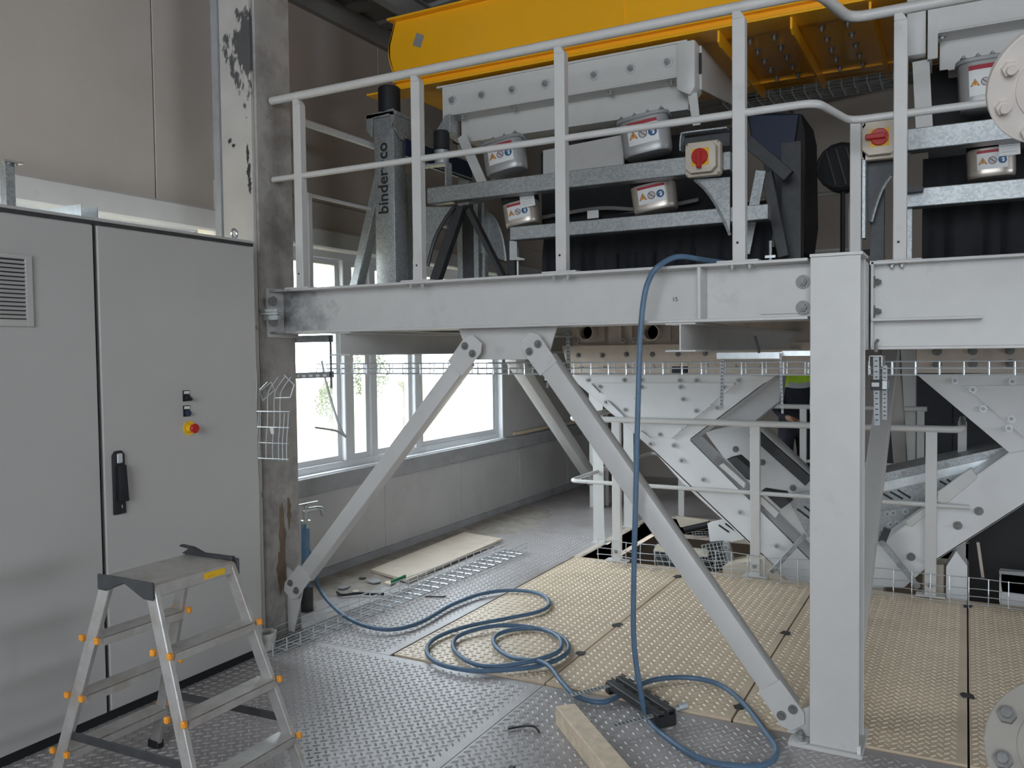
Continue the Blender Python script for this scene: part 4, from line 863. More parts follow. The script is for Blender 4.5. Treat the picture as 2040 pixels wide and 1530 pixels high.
hx = (0.221,6.7,-0.128); G().box((hx[0],6.7,-.1),(hx[0]+.3,6.85,.13)).build('pale_box', 'chute_paint', bg_, bevel=.006); G().prism([(0.212,6.7,0.145),(0.376,6.7,0.153),(0.377,6.7,-0.002),(0.234,6.7,-0.003)], (0,.02,0)).build('pale_lid', 'motor_grey', bg_)

dm = thing('dark_mass', 'tall dark box added to darken the background under the rear of the platform', 'machine', (.6,9.6,0))
G().box((-.75,9.2,0),(3.2,10.3,1.8)).build('housing', 'backdrop_dark', dm, bevel=.01)  # dark-coloured box added so the space under the platform reads as deep shade
for x in (-.1,.55,1.3): G().box((x,9.185,0),(x+.05,9.2,1.8)).build('corner_strip', 'steel_dark', dm)
G().box((-.75,9.18,.9),(3.2,9.2,.95)).build('corner_strip', 'steel_dark', dm)
# guarded roller station under the opening
gs = thing('guarded_roller', 'cream roller station with square wire mesh guards down in the floor opening', 'machine', (-2.0,7.0,-1.8))
G().box((-2.75,6.5,-1.0),(-.9,7.8,-.85)).build('bed', 'steel_dark', gs)
def mesh_guard(o, ex, ez, nx, nz, r=.004):
    o, ex, ez = v3(o), v3(ex), v3(ez)
    for i in range(nx+1): G().tube([o+ex*(i/nx), o+ex*(i/nx)+ez], r, 5).build('guard_wire', 'galv_bright', gs)
    for i in range(nz+1): G().tube([o+ez*(i/nz), o+ez*(i/nz)+ex], r, 5).build('guard_wire', 'galv_bright', gs)
o, u, v = v3((-2.226,6.75,-0.179)), v3((-1.763,6.75,-0.183)), v3((-2.329,6.85,-0.008))
mesh_guard(o, u-o, v-o, 9, 5); k = u-o; k.z = 0
G().prism([o+Vector((.0,.03,-.05)), u+Vector((0,.03,-.05)), u+(v-o)+Vector((0,.03,-.01)), v+Vector((0,.03,-.01))], (0,.12,0)).build('guard_box', 'black', gs)
G().prism([v, v+(u-o), v+(u-o)+Vector((-.02,.16,.02)), v+Vector((-.02,.16,.02))], (0,0,.008)).build('guard_lid', 'cream', gs)
o, u, v = v3((-1.855,6.85,-0.144)), v3((-1.698,6.95,-0.12)), v3((-1.927,6.9,0.072))
mesh_guard(o, u-o, v-o, 6, 8)
G().prism([o+Vector((.02,.06,0)), u+Vector((0,.06,0)), u+(v-o)+Vector((0,.06,0)), v+Vector((.02,.06,0))], (0,.08,0)).build('guard_box', 'steel_dark', gs)
G().prism([(-1.78,6.98,0.087),(-1.722,6.98,0.101),(-1.672,6.98,-0.095),(-1.73,6.98,-0.127)], (0,.05,0)).build('bearing_plate', 'motor_grey', gs, bevel=.003)
on_plate(gs, [(-1.747,6.98,0.057),(-1.705,6.98,-0.082)], BOLT, 6.98, 1.2)
G().prism([(-1.921,7.05,0.23),(-1.789,7.05,0.276),(-1.598,7.05,0.124),(-1.892,7.05,0.036)], (0,.008,0)).build('bracket_plate', 'white', gs, bevel=.002)
for a, b in zip([(-1.822,7.045,0.223),(-1.767,7.045,0.24)], [(-1.737,7.045,0.171),(-1.691,7.045,0.192)]): G().bar(a, b, .012, .008, (0,1,0)).build('slot', 'black', gs)
G().cyl((-2.312,7.7,0.01), (-2.075,7.7,0.083), .032, 14).build('shaft', 'rubber', gs, smooth=True)
o, u, v = v3((-2.168,7.5,-0.012)), v3((-2.048,7.6,-0.012)), v3((-2.187,7.5,0.042)); mesh_guard(o, u-o, v-o, 5, 3, .003)
G().prism([(-2.566,8.22,0.03),(-2.225,8.22,0.018),(-2.225,8.22,-0.062),(-2.515,8.22,-0.078)], (0,.03,0)).build('cream_panel', 'cream', gs)
G().prism([(-1.706,6.72,-0.039),(-1.371,6.72,0.061),(-1.201,6.72,-0.128),(-1.707,6.72,-0.189)], (0,.4,-.02)).build('cream_tray', 'cream', gs)
G().prism([(-0.259,6.6,0.159),(-0.126,6.6,0.173),(-0.125,6.6,-0.057),(-0.258,6.6,-0.074)], (0,.2,0)).build('cream_box', 'cream', gs)

# ============================================================ LOWER GUARD RAILING
lr = thing('guard_railing', 'white tubular guard railing around the floor opening', 'railing', (-1.4,6.33,0))
YL = 6.33
G().tube(rounded([(-.02,7.3,1.148),(-.02,YL,1.148),(-2.86,YL,1.148),(-2.86,8.33,1.148),(-.3,8.33,1.148)], .09), .0235, 12).build('handrail', 'paint_clean', lr, smooth=True)
G().tube(rounded([(.03,YL,.635),(-2.86,YL,.635),(-2.86,8.33,.635),(-.3,8.33,.635)], .07), .0165, 10).build('mid_rail', 'paint_clean', lr, smooth=True)
for x, y in ((-2.455,YL),(-1.365,YL),(-.20,YL)):
    p = G().box((x-.035,y-.02,.012),(x+.035,y+.02,1.13)).build('post', 'paint_clean', lr, bevel=.003)
    G().box((x-.09,y-.035,.012),(x+.09,y+.045,.022)).build('base_plate', 'paint_clean', p); inst('bolt', BOLT_S, p, (x-.003,y-.02,.09))
for y in (6.9,7.66):
    p = G().prism([(-2.90,y-.0,.0),(-2.80,y-.0,.0),(-2.80,y+.008,.0),(-2.892,y+.008,.0),(-2.892,y+.05,.0),(-2.90,y+.05,.0)], (0,0,1.13)).build('post', 'paint_clean', lr)
    G().box((-2.91,y-.03,.0),(-2.76,y+.06,.01)).build('base_plate', 'paint_clean', p)
for x in (-2.53,-1.35,-.35):
    G().box((x-.03,8.31,0),(x+.03,8.35,1.13)).build('post', 'paint_clean', lr)
G().box((-.05,7.25,0),(.01,7.31,1.13)).build('post', 'paint_clean', lr)

# ============================================================ WIRE CABLE TRAYS
def tray(t, p, d, up, side, L, w, h, pitch, r=.0032, nb=4, off=0):
    """U-shaped wire basket: long wires in base and sides, U-shaped cross wires"""
    p, d, up, side = v3(p), v3(d).normalized(), v3(up).normalized(), v3(side).normalized()
    for i in range(nb): q = p+side*(w*i/(nb-1)); G().tube([q, q+d*L], r, 5).build('long_wire', 'wire', t)
    for hh in (h*.5, h):
        for s in (0, 1): q = p+side*(w*s)+up*hh; G().tube([q, q+d*L], r, 5).build('long_wire', 'wire', t)
    org = wloc(t)
    me = meshof(G().tube([up*h, (0,0,0), side*w, side*w+up*h], r, 5), 'cross_wire', 'wire')
    n = int(L/pitch)
    for i in range(n+1): inst('cross_wire', me, t, p+d*(off+i*pitch if off+i*pitch < L else L))
t = thing('cable_tray', 'zinc wire mesh cable tray hung under the long platform beam', 'cable tray', (-2.0,4.15,1.58))
tray(t, (-3.58,4.09,1.578), (1,0,0), (0,0,1), (0,1,0), 3.02, .10, .06, .0975)
t = thing('cable_tray', 'zinc wire mesh cable tray continuing right of the steel column', 'cable tray', (.5,4.3,1.56))
tray(t, (-.40,4.28,1.572), (1,0,0), (0,0,1), (0,1,0), 1.8, .05, .062, .098)
t = thing('cable_tray', 'short upright wire mesh tray bent against the concrete column', 'cable tray', (-3.5,3.6,1.1))
for i in range(7):
    x = (-3.60,-3.585,-3.53,-3.48,-3.435,-3.405,-3.375)[i]; top = 1.37 if i < 2 or i > 4 else 1.44
    pts = [(x,3.59,1.10),(x+.006,3.585,1.2),(x+.016,3.59,1.32),(x+.02,3.59,top)]
    if 1 < i < 5: pts += [(x+.04,3.585,1.50),(x+.11,3.585,1.575)]
    G().tube(smooth_path(pts,4), .003, 5).build('long_wire', 'wire', t)
for z, dx in ((1.105,0),(1.195,.005),(1.285,.01),(1.375,.018)): G().tube([(-3.61+dx,3.587,z),(-3.36+dx,3.587,z+.004)], .003, 5).build('cross_wire', 'wire', t)
G().tube([(-3.47,3.58,1.545),(-3.56,3.58,1.49),(-3.535,3.58,1.44),(-3.445,3.58,1.50),(-3.47,3.58,1.545)], .003, 5).build('cross_wire', 'wire', t)
G().tube([(-3.44,3.58,1.455),(-3.33,3.58,1.46),(-3.30,3.58,1.53),(-3.37,3.58,1.585)], .003, 5).build('cross_wire', 'wire', t)
G().tube([(-3.56,3.582,1.5),(-3.50,3.582,1.545)], .003, 5).build('cross_wire', 'wire', t)
G().prism([(-3.485,3.575,1.285),(-3.475,3.575,1.25),(-3.455,3.575,1.25),(-3.455,3.575,1.29)], (0,.004,0)).build('paper_tag', 'white', t)
G().tube(smooth_path([(-3.60,3.61,1.60),(-3.612,3.61,1.3),(-3.612,3.61,1.0)],4), .005, 6).build('cable', 'motor_grey', t)
t = thing('grey_cable', 'thin grey cable dangling in front of the window beside the column', 'cable', (-3.4,4.0,1.2))
G().tube(smooth_path([(-3.46,4.0,1.66),(-3.42,4.0,1.5),(-3.33,4.0,1.26),(-3.29,4.0,1.205),(-3.36,4.0,1.235),(-3.52,4.0,1.25)],5), .007, 7).build('cable', 'motor_grey', t, smooth=True)
# trays on the floor along the wall
a, b = v3((-3.425,3.50,.006)), v3((-3.26,6.32,.006)); d = (b-a).normalized(); sd = Vector((-d.y,d.x,0))
t = thing('cable_tray', 'long wire mesh cable tray lying on the floor along the wall', 'cable tray', tuple(a))
tray(t, a, d, (0,0,1), sd, (b-a).length, .20, .075, .105, .0034, 6)
tg_ = v3((-3.565,4.80,.07)); G().box(tg_, tg_+Vector((.012,.17,.03))).build('green_clip', 'green_plastic', t)
t = thing('cable_tray', 'dim wire mesh cable tray high up under the roof behind the yellow trough', 'cable tray', (-.9,7.7,3.8))
ta, tb = v3((-1.944,7.7,3.91)), v3((-0.466,7.7,3.886)); tray(t, ta, (1,0,0), (0,0,1), (0,1,0), (tb-ta).length, .3, .06, .1, .004, 5)
for q in (.25,.75): G().bar(ta.lerp(tb,q)+Vector((0,.15,.0)), ta.lerp(tb,q)+Vector((0,.15,.62)), .02, .02).build('drop_rod', 'galv', t)
# tray standing on edge along the opening
t = thing('cable_tray', 'wire mesh cable tray standing on edge along the floor opening', 'cable tray', (-1.2,6.22,.012))
for z in (.018,.07,.12,.19):
    pts = [(-2.60+i*.15, 6.245+.012*math.sin(i*1.3), z+.006*math.sin(i*1.7+z*9)) for i in range(15)]
    G().tube(smooth_path(pts,2), .0032, 5).build('long_wire', 'wire', t)
for z in (.018,.07,.12,.19):
    pts = [(-.50+i*.15, 6.225+.01*math.sin(i*1.3), z+.005*math.sin(i*1.7+z*9)) for i in range(10)]
    G().tube(smooth_path(pts,2), .0032, 5).build('long_wire', 'wire', t)
me = meshof(G().tube([(0,0,.015),(0,-.012,.10),(0,0,.195)], .0035, 5), 'cross_wire', 'wire'); me2 = meshof(G().tube([(0,0,0),(0,-.09,.0)], .003, 5), 'cross_wire', 'wire')
for i in range(18): inst('cross_wire', me, t, (-2.58+.118*i,6.236,.0)); inst('cross_wire', me2, t, (-2.58+.118*i,6.236,.016))
for i in range(12): inst('cross_wire', me, t, (-.42+.112*i,6.215,.0)); inst('cross_wire', me2, t, (-.42+.112*i,6.215,.016))
# tray hangers
def strut_ch(g, p, q, w, h, t=.003, up=(0,0,1)):
    p, q, up = v3(p), v3(q), v3(up); d = (q-p).normalized(); s = d.cross(up).normalized()
    g.bar(p+up*(h/2), q+up*(h/2), w, t, up); g.bar(p+s*(w/2), q+s*(w/2), t, h, up); g.bar(p-s*(w/2), q-s*(w/2), t, h, up); return g
def strap(t, p, q, w=.016, n=14):
    """slotted flat strap; the slots are dark recess pieces"""
    p, q = v3(p), v3(q); d = q-p
    s = G().bar(p, q, w, .004, (0,1,0)).build('slotted_strap', 'strap', t)
    sl = meshof(G().box((-w*.24,-.0008,-.0022),(w*.24,.0008,.0022)), 'slot', 'black')
    for i in range(n): inst('slot', sl, s, p+d*((i+.8)/(n+.8))+Vector((0,-.0022,0)))
t = thing('tray_hanger', 'galvanised tray hanger with slotted straps at the concrete column', 'hanger', (-3.55,4.05,1.8))
strut_ch(G(), (-3.73,4.0,1.793), (-3.385,4.0,1.793), .04, .04).build('top_channel', 'galv', t); strut_ch(G(), (-3.72,4.0,1.565), (-3.385,4.0,1.575), .04, .035).build('bottom_channel', 'galv', t)
lit_slot_mesh = meshof(G().box((-.014,-.001,-.007),(.014,.001,.007)), 'slot', 'white')  # white pieces stand in for window light showing through the slots
for i in range(5): inst('slot', lit_slot_mesh, t, (-3.64+.055*i,3.979,1.566+.0012*i))
strap(t, (-3.405,4.02,1.80), (-3.405,4.02,1.49)); strap(t, (-3.70,4.02,1.80), (-3.70,4.02,1.58))
t = thing('tray_hanger', 'galvanised tray hanger with pale channel beneath the cross beam left of the column', 'hanger', (-.9,4.08,1.68))
strut_ch(G(), (-1.05,4.05,1.668), (-.755,4.05,1.668), .04, .028).build('top_channel', 'galv_bright', t); strut_ch(G(), (-.76,4.12,1.676), (-.58,4.12,1.676), .03, .022).build('top_channel', 'galv_bright', t)
strap(t, (-1.03,4.06,1.67), (-1.035,4.06,1.42)); strap(t, (-.755,4.03,1.68), (-.745,4.03,1.40), .01); G().bar((-.87,4.03,1.76),(-.85,4.03,1.68),.01,.01).build('beam_clip', 'black', t)
G().box((-2.09+.80,4.09,1.585),(-1.22,4.13,1.617)).build('black_coupler', 'rubber', t)
t = thing('tray_hanger', 'tray hanger with slotted straps and end cap right of the column', 'hanger', (-.34,4.03,1.5))
strap(t, (-.345,4.0,1.66), (-.34,4.0,1.36), .024, 12); strap(t, (-.315,4.07,1.62), (-.315,4.07,1.38), .02, 12)
strut_ch(G(), (-.345,3.98,1.64), (-.345,4.12,1.64), .05, .045, .004).build('channel', 'galv', t)
G().box((-.365,3.975,1.515),(-.318,4.0,1.56)).build('end_cap', 'black', t); G().box((-.36,3.973,1.53),(-.33,3.9755,1.548)).build('end_face', 'lcd', t); G().box((-.34,3.98,1.52),(-.30,4.14,1.555)).build('bottom_channel', 'galv', t)
G().tube([(-.345,3.99,1.68),(-.345,3.99,1.72),(-.335,3.99,1.735)], .008, 6).build('hook', 'bolt_dark', t)
t = thing('tray_hanger', 'small hanger strap with white-capped clamp beside the gusset plate', 'hanger', (-1.94,4.1,1.55))
strap(t, (-1.87,4.12,1.80), (-1.865,4.12,1.57), .02, 10); G().box((-1.985,4.06,1.535),(-1.945,4.10,1.575)).build('clamp', 'black', t); G().box((-1.98,4.058,1.545),(-1.955,4.06,1.566)).build('cap', 'white', t); G().box((-1.97,4.06,1.505),(-1.96,4.07,1.535)).build('tail', 'galv', t)

# ============================================================ HOSE
fl_ = [(-4.164,4.677,0.026),(-3.701,4.274,0.026),(-3.393,4.102,0.026),(-3.108,4.083,0.026),(-2.981,4.271,0.026),(-2.996,4.702,0.026),(-2.945,5.011,0.026),(-2.798,5.179,0.026),(-2.585,5.186,0.026),(-2.43,5.014,0.026),(-2.41,4.831,0.026),(-2.53,4.612,0.026),(-2.676,4.367,0.026),(-2.732,4.117,0.026),(-2.667,3.915,0.026),(-2.509,3.778,0.026),(-2.307,3.758,0.026),(-2.141,3.84,0.026),(-1.983,3.998,0.026),(-1.941,4.229,0.026),(-2.07,4.442,0.026),(-2.31,4.526,0.026),(-2.515,4.425,0.026),(-2.622,4.22,0.026),(-2.578,4.05,0.026),(-2.427,3.903,0.026),(-2.252,3.848,0.026),(-2.069,3.931,0.026),(-1.958,4.135,0.026),(-2.047,4.358,0.026),(-2.234,4.511,0.026),(-2.379,4.461,0.026),(-2.435,4.312,0.026),(-2.364,4.156,0.026),(-2.18,4.025,0.026),(-1.955,3.972,0.026),(-1.773,3.798,0.026),(-1.648,3.702,0.026),(-1.519,3.707,0.026),(-1.459,3.85,0.026),(-1.39,4.061,0.026),(-1.241,4.172,0.026),(-1.082,4.157,0.026),(-0.919,3.987,0.026),(-0.744,3.694,0.026),(-0.682,3.57,0.026),(-0.695,3.452,0.026),(-0.781,3.389,0.026),(-0.942,3.375,0.026),(-1.131,3.499,0.026),(-1.275,3.654,0.026)]
hz = [.32,.17,.06,.03]+[.026]*18+[.035,.03,.026,.026,.026,.045,.055,.05,.03,.026,.026,.026,.026,.05,.04,.026,.022,.026]+[.026]*6+[.02,.016,.014,.014,.014,.02]
st_ = [(-3.84,4.27,.40),(-3.80,4.27,.30),(-3.72,4.25,.14)]
path = st_+[(p[0],p[1],hz[min(i,len(hz)-1)]) for i, p in enumerate(fl_)][2:]
path += [(-1.302,3.63,0.158),(-1.328,3.63,0.34),(-1.331,3.63,0.549),(-1.318,3.63,1.012),(-1.303,3.63,1.469),(-1.292,3.63,1.74),(-1.274,3.63,1.919),(-1.25,3.63,2.008),(-1.208,3.63,2.068)]
path += [(-1.14,3.70,2.115),(-1.05,3.80,2.105),(-.96,3.95,2.092),(-.92,4.2,2.084)]
hs = G().tube(smooth_path(path, 7), .0125, 10).build('water_hose', 'hose', smooth=True)
tag(hs, 'long blue hose coiled on the floor and looped up over the beam', 'hose')

# ============================================================ LOOSE HANGER ON THE FLOOR
t = thing('tray_hanger', 'loose dark steel hanger with two slotted straps lying under the hose', 'hanger', (-1.35,3.8,0))
a, b = v3((-1.535,3.90,.045)), v3((-1.175,3.63,.045)); d = (b-a).normalized(); s = Vector((-d.y,d.x,0))
for k, z in ((1,.072),(-1,.06)):
    o = s*(.028*k); strut_ch(G(), a+o+Vector((0,0,z-.06)), b+o+Vector((0,0,z-.06)), .036, .034).build('channel', 'steel_dark', t, bevel=.001)
sl = meshof(G().box((-.022,-.005,0),(.022,.005,.0012)), 'slot', 'black'); ang = math.atan2(d.y, d.x)
for k in (1,-1):
    for i in range(6): inst('slot', sl, t, a.lerp(b, (i+.6)/6.2)+s*(.028*k)+Vector((0,0,.0475 if k > 0 else .0355)), (0,0,ang))
G().bar(a+Vector((0,0,-.02)), a+d*.035+Vector((0,0,-.02)), .1, .055).build('end_cap', 'black', t); G().bar(b-d*.035+Vector((0,0,-.02)), b+Vector((0,0,-.02)), .1, .055).build('end_cap', 'black', t)
for c in (a+d*.03, b-d*.04):
    st = G().bar(c-s*.26+Vector((0,0,-.005)), c+s*.13+Vector((0,0,.01)), .028, .004).build('slotted_strap', 'galv', t)
    for i in range(9): inst('slot', meshof(G().box((-.004,-.008,0),(.004,.008,.001)), 'slot', 'black') if i == 0 else sl2, st, c-s*(.25-.02*i)+Vector((0,0,-.002+.0006*i)), (0,0,ang)) if False else None
    sl2 = bpy.data.meshes.get('strap_slot') or meshof(G().box((-.009,-.003,0),(.009,.003,.001)), 'strap_slot', 'black')
    for i in range(10): inst('slot', sl2, st, c-s*(.245-.02*i)+Vector((0,0,-.0018+.0006*i)), (0,0,ang))
    G().cyl(c+s*.09+Vector((0,0,.012)), c+s*.135+Vector((0,0,.012)), .016, 6).build('clamp_nut', 'galv_bright', t)

# ============================================================ TIMBER, PLYWOOD, SCRAPS
p0 = v3((-1.60,3.46,.045)); p1 = v3((-1.02,2.86,.045))
g = G().bar(p0, p1, .095, .088); o = g.build('timber_beam', 'wood', bevel=.004); tag(o, 'sawn timber beam lying on the steel floor in front', 'timber')
pw = [(-4.042,5.184,0),(-3.608,5.063,0),(-3.637,6.573,0),(-4.093,6.657,0)]
o = G().prism([(x,y,.012) for x,y,_ in pw], (0,0,.022)).build('plywood_board', 'plywood', bevel=.002); tag(o, 'dusty plywood board lying on the floor along the wall', 'board')
def scrap(pts, r, lab, name='cable_scrap', m='black'):
    o = G().tube(smooth_path(pts,4), r, 6).build(name, m, smooth=True); tag(o, lab, 'scrap', 'scraps on the floor')
scrap([(-1.80,3.28,.008),(-1.75,3.33,.01),(-1.70,3.34,.014),(-1.66,3.31,.008)], .005, 'black cable scrap left of the timber beam')
scrap([(-3.90,4.62,.02),(-3.82,4.58,.02),(-3.74,4.66,.022),(-3.66,4.68,.02),(-3.58,4.74,.016)], .009, 'dark bent strip in the dust below the window')
scrap([(-3.30,4.84,.008),(-3.22,4.86,.01),(-3.17,4.90,.008)], .005, 'short black scrap between the tray and the hose')
def chip(x, y, s, lab, m, h=.008):
    n = 7; o = G().prism([(x+s*(.6+.6*random.random())*math.cos(6.283*i/n), y+s*(.6+.6*random.random())*math.sin(6.283*i/n), .012 if x < -3.55 else .001) for i in range(n)], (0,0,h)).build('debris_chip', m); tag(o, lab, 'debris', 'debris in the dust'); return o
for i, (x, y, s, lab, m) in enumerate([(-3.86,4.98,.06,'grey chip of board in the dust by the plywood corner','sill'),(-3.72,5.00,.045,'pale angular chip leaning by the plywood corner','wood'),(-3.95,4.75,.05,'flat grey flake in the dust near the tap','sill'),(-3.80,4.70,.03,'small reddish stone in the dust near the tap','plywood'),
    (-1.02,3.02,.016,'tiny yellowish crumb at the bottom of the steel floor','wood'),(-1.62,2.98,.016,'tiny dark crumb left of the timber beam','black'),(-3.98,5.0,.03,'dark pebble in the dust along the wall','smudge'),(-2.05,3.4,.012,'tiny white crumb in front of the plates','white'),(-2.5,3.72,.014,'white crumb at the beige plate corner','white')]):
    chip(x, y, s, lab, m)
# ============================================================ WATER TAP
t = thing('water_tap', 'galvanised water tap on a blue standpipe beside the column', 'tap', (-3.85,4.25,0))
G().cyl((-3.85,4.25,0),(-3.85,4.25,.16),.045,16).build('pipe_foot', 'steel_dark', t, smooth=True)
G().cyl((-3.85,4.25,.16),(-3.85,4.255,.58),.028,16).build('standpipe', 'pipe_blue', t, smooth=True)
G().cyl((-3.85,4.26,.55),(-3.85,4.26,.60),.034,6).build('union_nut', 'brass', t)
G().tube(rounded([(-3.85,4.26,.59),(-3.85,4.26,.665),(-3.81,4.32,.672),(-3.80,4.36,.665),(-3.795,4.375,.62)], .02), .017, 12).build('spout', 'brass', t, smooth=True)
G().cyl((-3.85,4.265,.66),(-3.85,4.265,.70),.016,10).build('bonnet', 'brass', t); G().bar((-3.87,4.21,.705),(-3.83,4.36,.71),.018,.012).build('lever', 'brass', t, bevel=.003)
bk = thing('pail', 'small white pail with dark inside behind the cabinet corner', 'pail', (-3.70,3.72,0))
n = 24; vs = []; fs = []
for r_, z in ((.05,.0),(.062,.10),(.056,.10),(.046,.01)): vs += [(-3.555+r_*math.cos(6.283*i/n),3.58+r_*math.sin(6.283*i/n),z) for i in range(n)]
for k in range(3): fs += [(k*n+i,k*n+(i+1)%n,(k+1)*n+(i+1)%n,(k+1)*n+i) for i in range(n)]
fs.append(tuple(range(3*n,4*n))); G().add(vs, fs).build('shell', 'bucket_white', bk, smooth=True)
G().cyl((-3.555,3.58,.055),(-3.555,3.58,.06),.051,20).build('content', 'black', bk)

# ============================================================ ELECTRICAL CABINETS
CX = -3.48
def cabinet(y0, y1, lab):
    t = thing('electrical_cabinet', lab, 'cabinet', (CX-.25,(y0+y1)/2,0), 'grey electrical cabinets in a row')
    G().box((CX-.40,y0+.003,.05),(CX-.018,y1-.003,2.305)).build('body', 'cabinet', t, bevel=.003)
    G().box((CX-.39,y0,.0),(CX-.035,y1,.052)).build('plinth', 'black', t)
    G().box((CX-.41,y0,2.300),(CX-.006,y1,2.315)).build('roof_edge', 'steel_dark', t); G().box((CX-.41,y0,2.315),(CX+.006,y1,2.328)).build('roof', 'cabinet', t, bevel=.002)
    dr = G().box((CX-.016,y0+.016,.058),(CX,y1-.006,2.295)).build('door', 'cabinet', t, bevel=.003)
    G().box((CX-.0185,y0+.001,.055),(CX-.008,y0+.007,2.3)).build('door_seal', 'black', t)
    return t, dr
ca, da = cabinet(1.50, 2.505, 'grey electrical cabinet at the left edge with a louvred vent')
cb, db = cabinet(2.505, 3.485, 'grey electrical cabinet with black handle and red emergency stop, beside the concrete column')
# vent
g = G(); y0, y1, z0, z1 = 1.93, 2.205, 1.83, 2.13
g.box((CX,y0,z0),(CX+.012,y0+.03,z1)); g.box((CX,y1-.03,z0),(CX+.012,y1,z1)); g.box((CX,y0+.03,z0),(CX+.012,y1-.03,z0+.028)); g.box((CX,y0+.03,z1-.02),(CX+.012,y1-.03,z1)); vt = g.build('vent_frame', 'cabinet', ca, bevel=.002)
G().box((CX,y0+.03,z0+.03),(CX+.002,y1-.03,z1-.02)).build('vent_back', 'black', vt)
sl = meshof(G().prism([(0,0,0),(.010,0,-.012),(.0115,0,-.011),(.0015,0,.001)], (0,y1-y0-.06,0)), 'slat', 'cabinet')
for i in range(14): inst('slat', sl, vt, (CX+.002,y0+.03,z0+.045+i*.0175))
# handle
y, z0, z1 = 2.59, .965, 1.262
hd = G().prism([(CX,y-.032,z0),(CX,y+.032,z0),(CX,y+.032,z1-.02),(CX,y+.018,z1),(CX,y-.018,z1),(CX,y-.032,z1-.02)], (.012,0,0)).build('handle_plate', 'black', db, bevel=.004, seg=2)
G().prism([(CX+.012,y-.018,z0+.06),(CX+.012,y+.03,z0+.06),(CX+.012,y+.02,z1-.065),(CX+.012,y-.018,z1-.065)], (.028,0,0)).build('handle_grip', 'rubber', db, bevel=.005, seg=2)
G().box((CX+.012,y-.014,z1-.058),(CX+.020,y+.016,z1-.012)).build('lock_cover', 'lcd', db, bevel=.004)
inst('handle_mark', text_mesh('2', .018, 'handle_mark', 'white'), db, (CX+.0125,y+.004,z0+.03), (R(90),0,R(90)))
# buttons
for k, z in enumerate((1.497,1.42)):
    bt = G().box((CX,2.972,z-.028),(CX+.004,3.012,z+.028)).build('legend_plate', 'black', db)
    G().box((CX+.004,2.977,z+.010),(CX+.005,3.009,z+.024)).build('legend_label', 'white', db)
    inst('legend_text', text_mesh('-- -' if k == 0 else '- --', .012, 'legend_text', 'text_black'), db, (CX+.0052,2.981,z+.0135), (R(90),0,R(90)))
    c = (CX+.004,2.992,z-.010); G().cyl(c, (CX+.022,2.992,z-.010), .0155, 18).build('button', 'black' if k == 0 else 'navy', db, bevel=.002)
    if k == 0: G().bar((CX+.026,2.984,z), (CX+.026,3.004,z-.022), .010, .014, (1,0,0)).build('selector_grip', 'black', db)
c = (CX,3.005,1.332)
G().cyl(c, (CX+.006,3.005,1.332), .036, 24).build('stop_collar', 'signal_yellow', db); G().cyl((CX+.006,3.005,1.332), (CX+.028,3.005,1.332), .022, 18, .018).build('stop_stem', 'signal_yellow', db)
G().cyl((CX+.026,3.005,1.332), (CX+.052,3.005,1.332), .019, 20, .026).build('stop_button', 'red', db, bevel=.004)
# eye bolt, seen above the cabinet corner
G().tube([(CX-.06,3.40+.020*math.cos(6.283*i/16),2.366+.024*math.sin(6.283*i/16)) for i in range(16)], .006, 6, True).build('eye_bolt', 'galv_bright', cb, smooth=True); G().cyl((CX-.06,3.40,2.328),(CX-.06,3.40,2.345),.012,10).build('eye_bolt_foot', 'galv_bright', cb)
# strut post and small tray above the cabinets
t = thing('strut_post', 'galvanised strut post with a flat head standing on the left cabinet', 'post', (-3.62,2.23,2.328))
x0, y0 = -3.62, 2.205
g = G(); g.box((x0-.02,y0-.02,2.328),(x0+.02,y0-.017,2.53)); g.box((x0-.02,y0-.017,2.328),(x0-.017,y0+.02,2.53)); g.box((x0+.017,y0-.017,2.328),(x0+.02,y0+.02,2.53)); g.build('channel', 'galv', t)
G().box((x0-.045,y0-.04,2.53),(x0+.045,y0+.045,2.537)).build('head_plate', 'galv_bright', t)
for dy in (-.01,.02): G().cyl((x0+.03,y0+dy,2.52),(x0+.03,y0+dy,2.53),.008,6).build('nut', 'bolt', t)
t = thing('cable_duct', 'short galvanised cable duct lying on the cabinet roof joint', 'duct', (-3.55,2.5,2.328))
g = G(); g.box((-3.86,2.46,2.328),(-3.50,2.463,2.385)); g.box((-3.86,2.463,2.328),(-3.50,2.543,2.331)); g.box((-3.86,2.54,2.331),(-3.50,2.543,2.385)); g.build('duct', 'galv_bright', t)

# ============================================================ STEP LADDER
ld = thing('step_ladder', 'aluminium double-sided step ladder with orange end caps, in front of the cabinets', 'ladder', (-2.7,2.2,0))
ZT = .905
G().box((-2.755,1.985,ZT-.012),(-2.495,2.352,ZT)).build('top_platform', 'alu', ld, bevel=.003)
G().box((-2.505,1.985,ZT-.05),(-2.488,2.352,ZT-.004)).build('platform_edge', 'alu', ld, bevel=.003); G().box((-2.768,1.985,ZT-.05),(-2.752,2.352,ZT-.004)).build('platform_edge', 'alu', ld, bevel=.003)
G().box((-2.4875,2.20,ZT-.038),(-2.4865,2.30,ZT-.014)).build('yellow_label', 'signal_yellow', ld); inst('label_text', text_mesh('Werkstatt', .016, 'label_text', 'text_black') if False else text_mesh('- - -', .02, 'label_text', 'text_black'), ld, (-2.4864,2.22,ZT-.034), (R(90),0,R(90)))
for y, s in ((1.978,-1),(2.358,1)):
    G().prism([(-2.775,y,ZT+.008),(-2.48,y,ZT+.008),(-2.48,y,ZT-.055),(-2.53,y,ZT-.055),(-2.63,y,ZT-.012),(-2.73,y,ZT-.05),(-2.775,y,ZT-.05)], (0,.012*s,0)).build('end_casting', 'steel_dark', ld, bevel=.004)
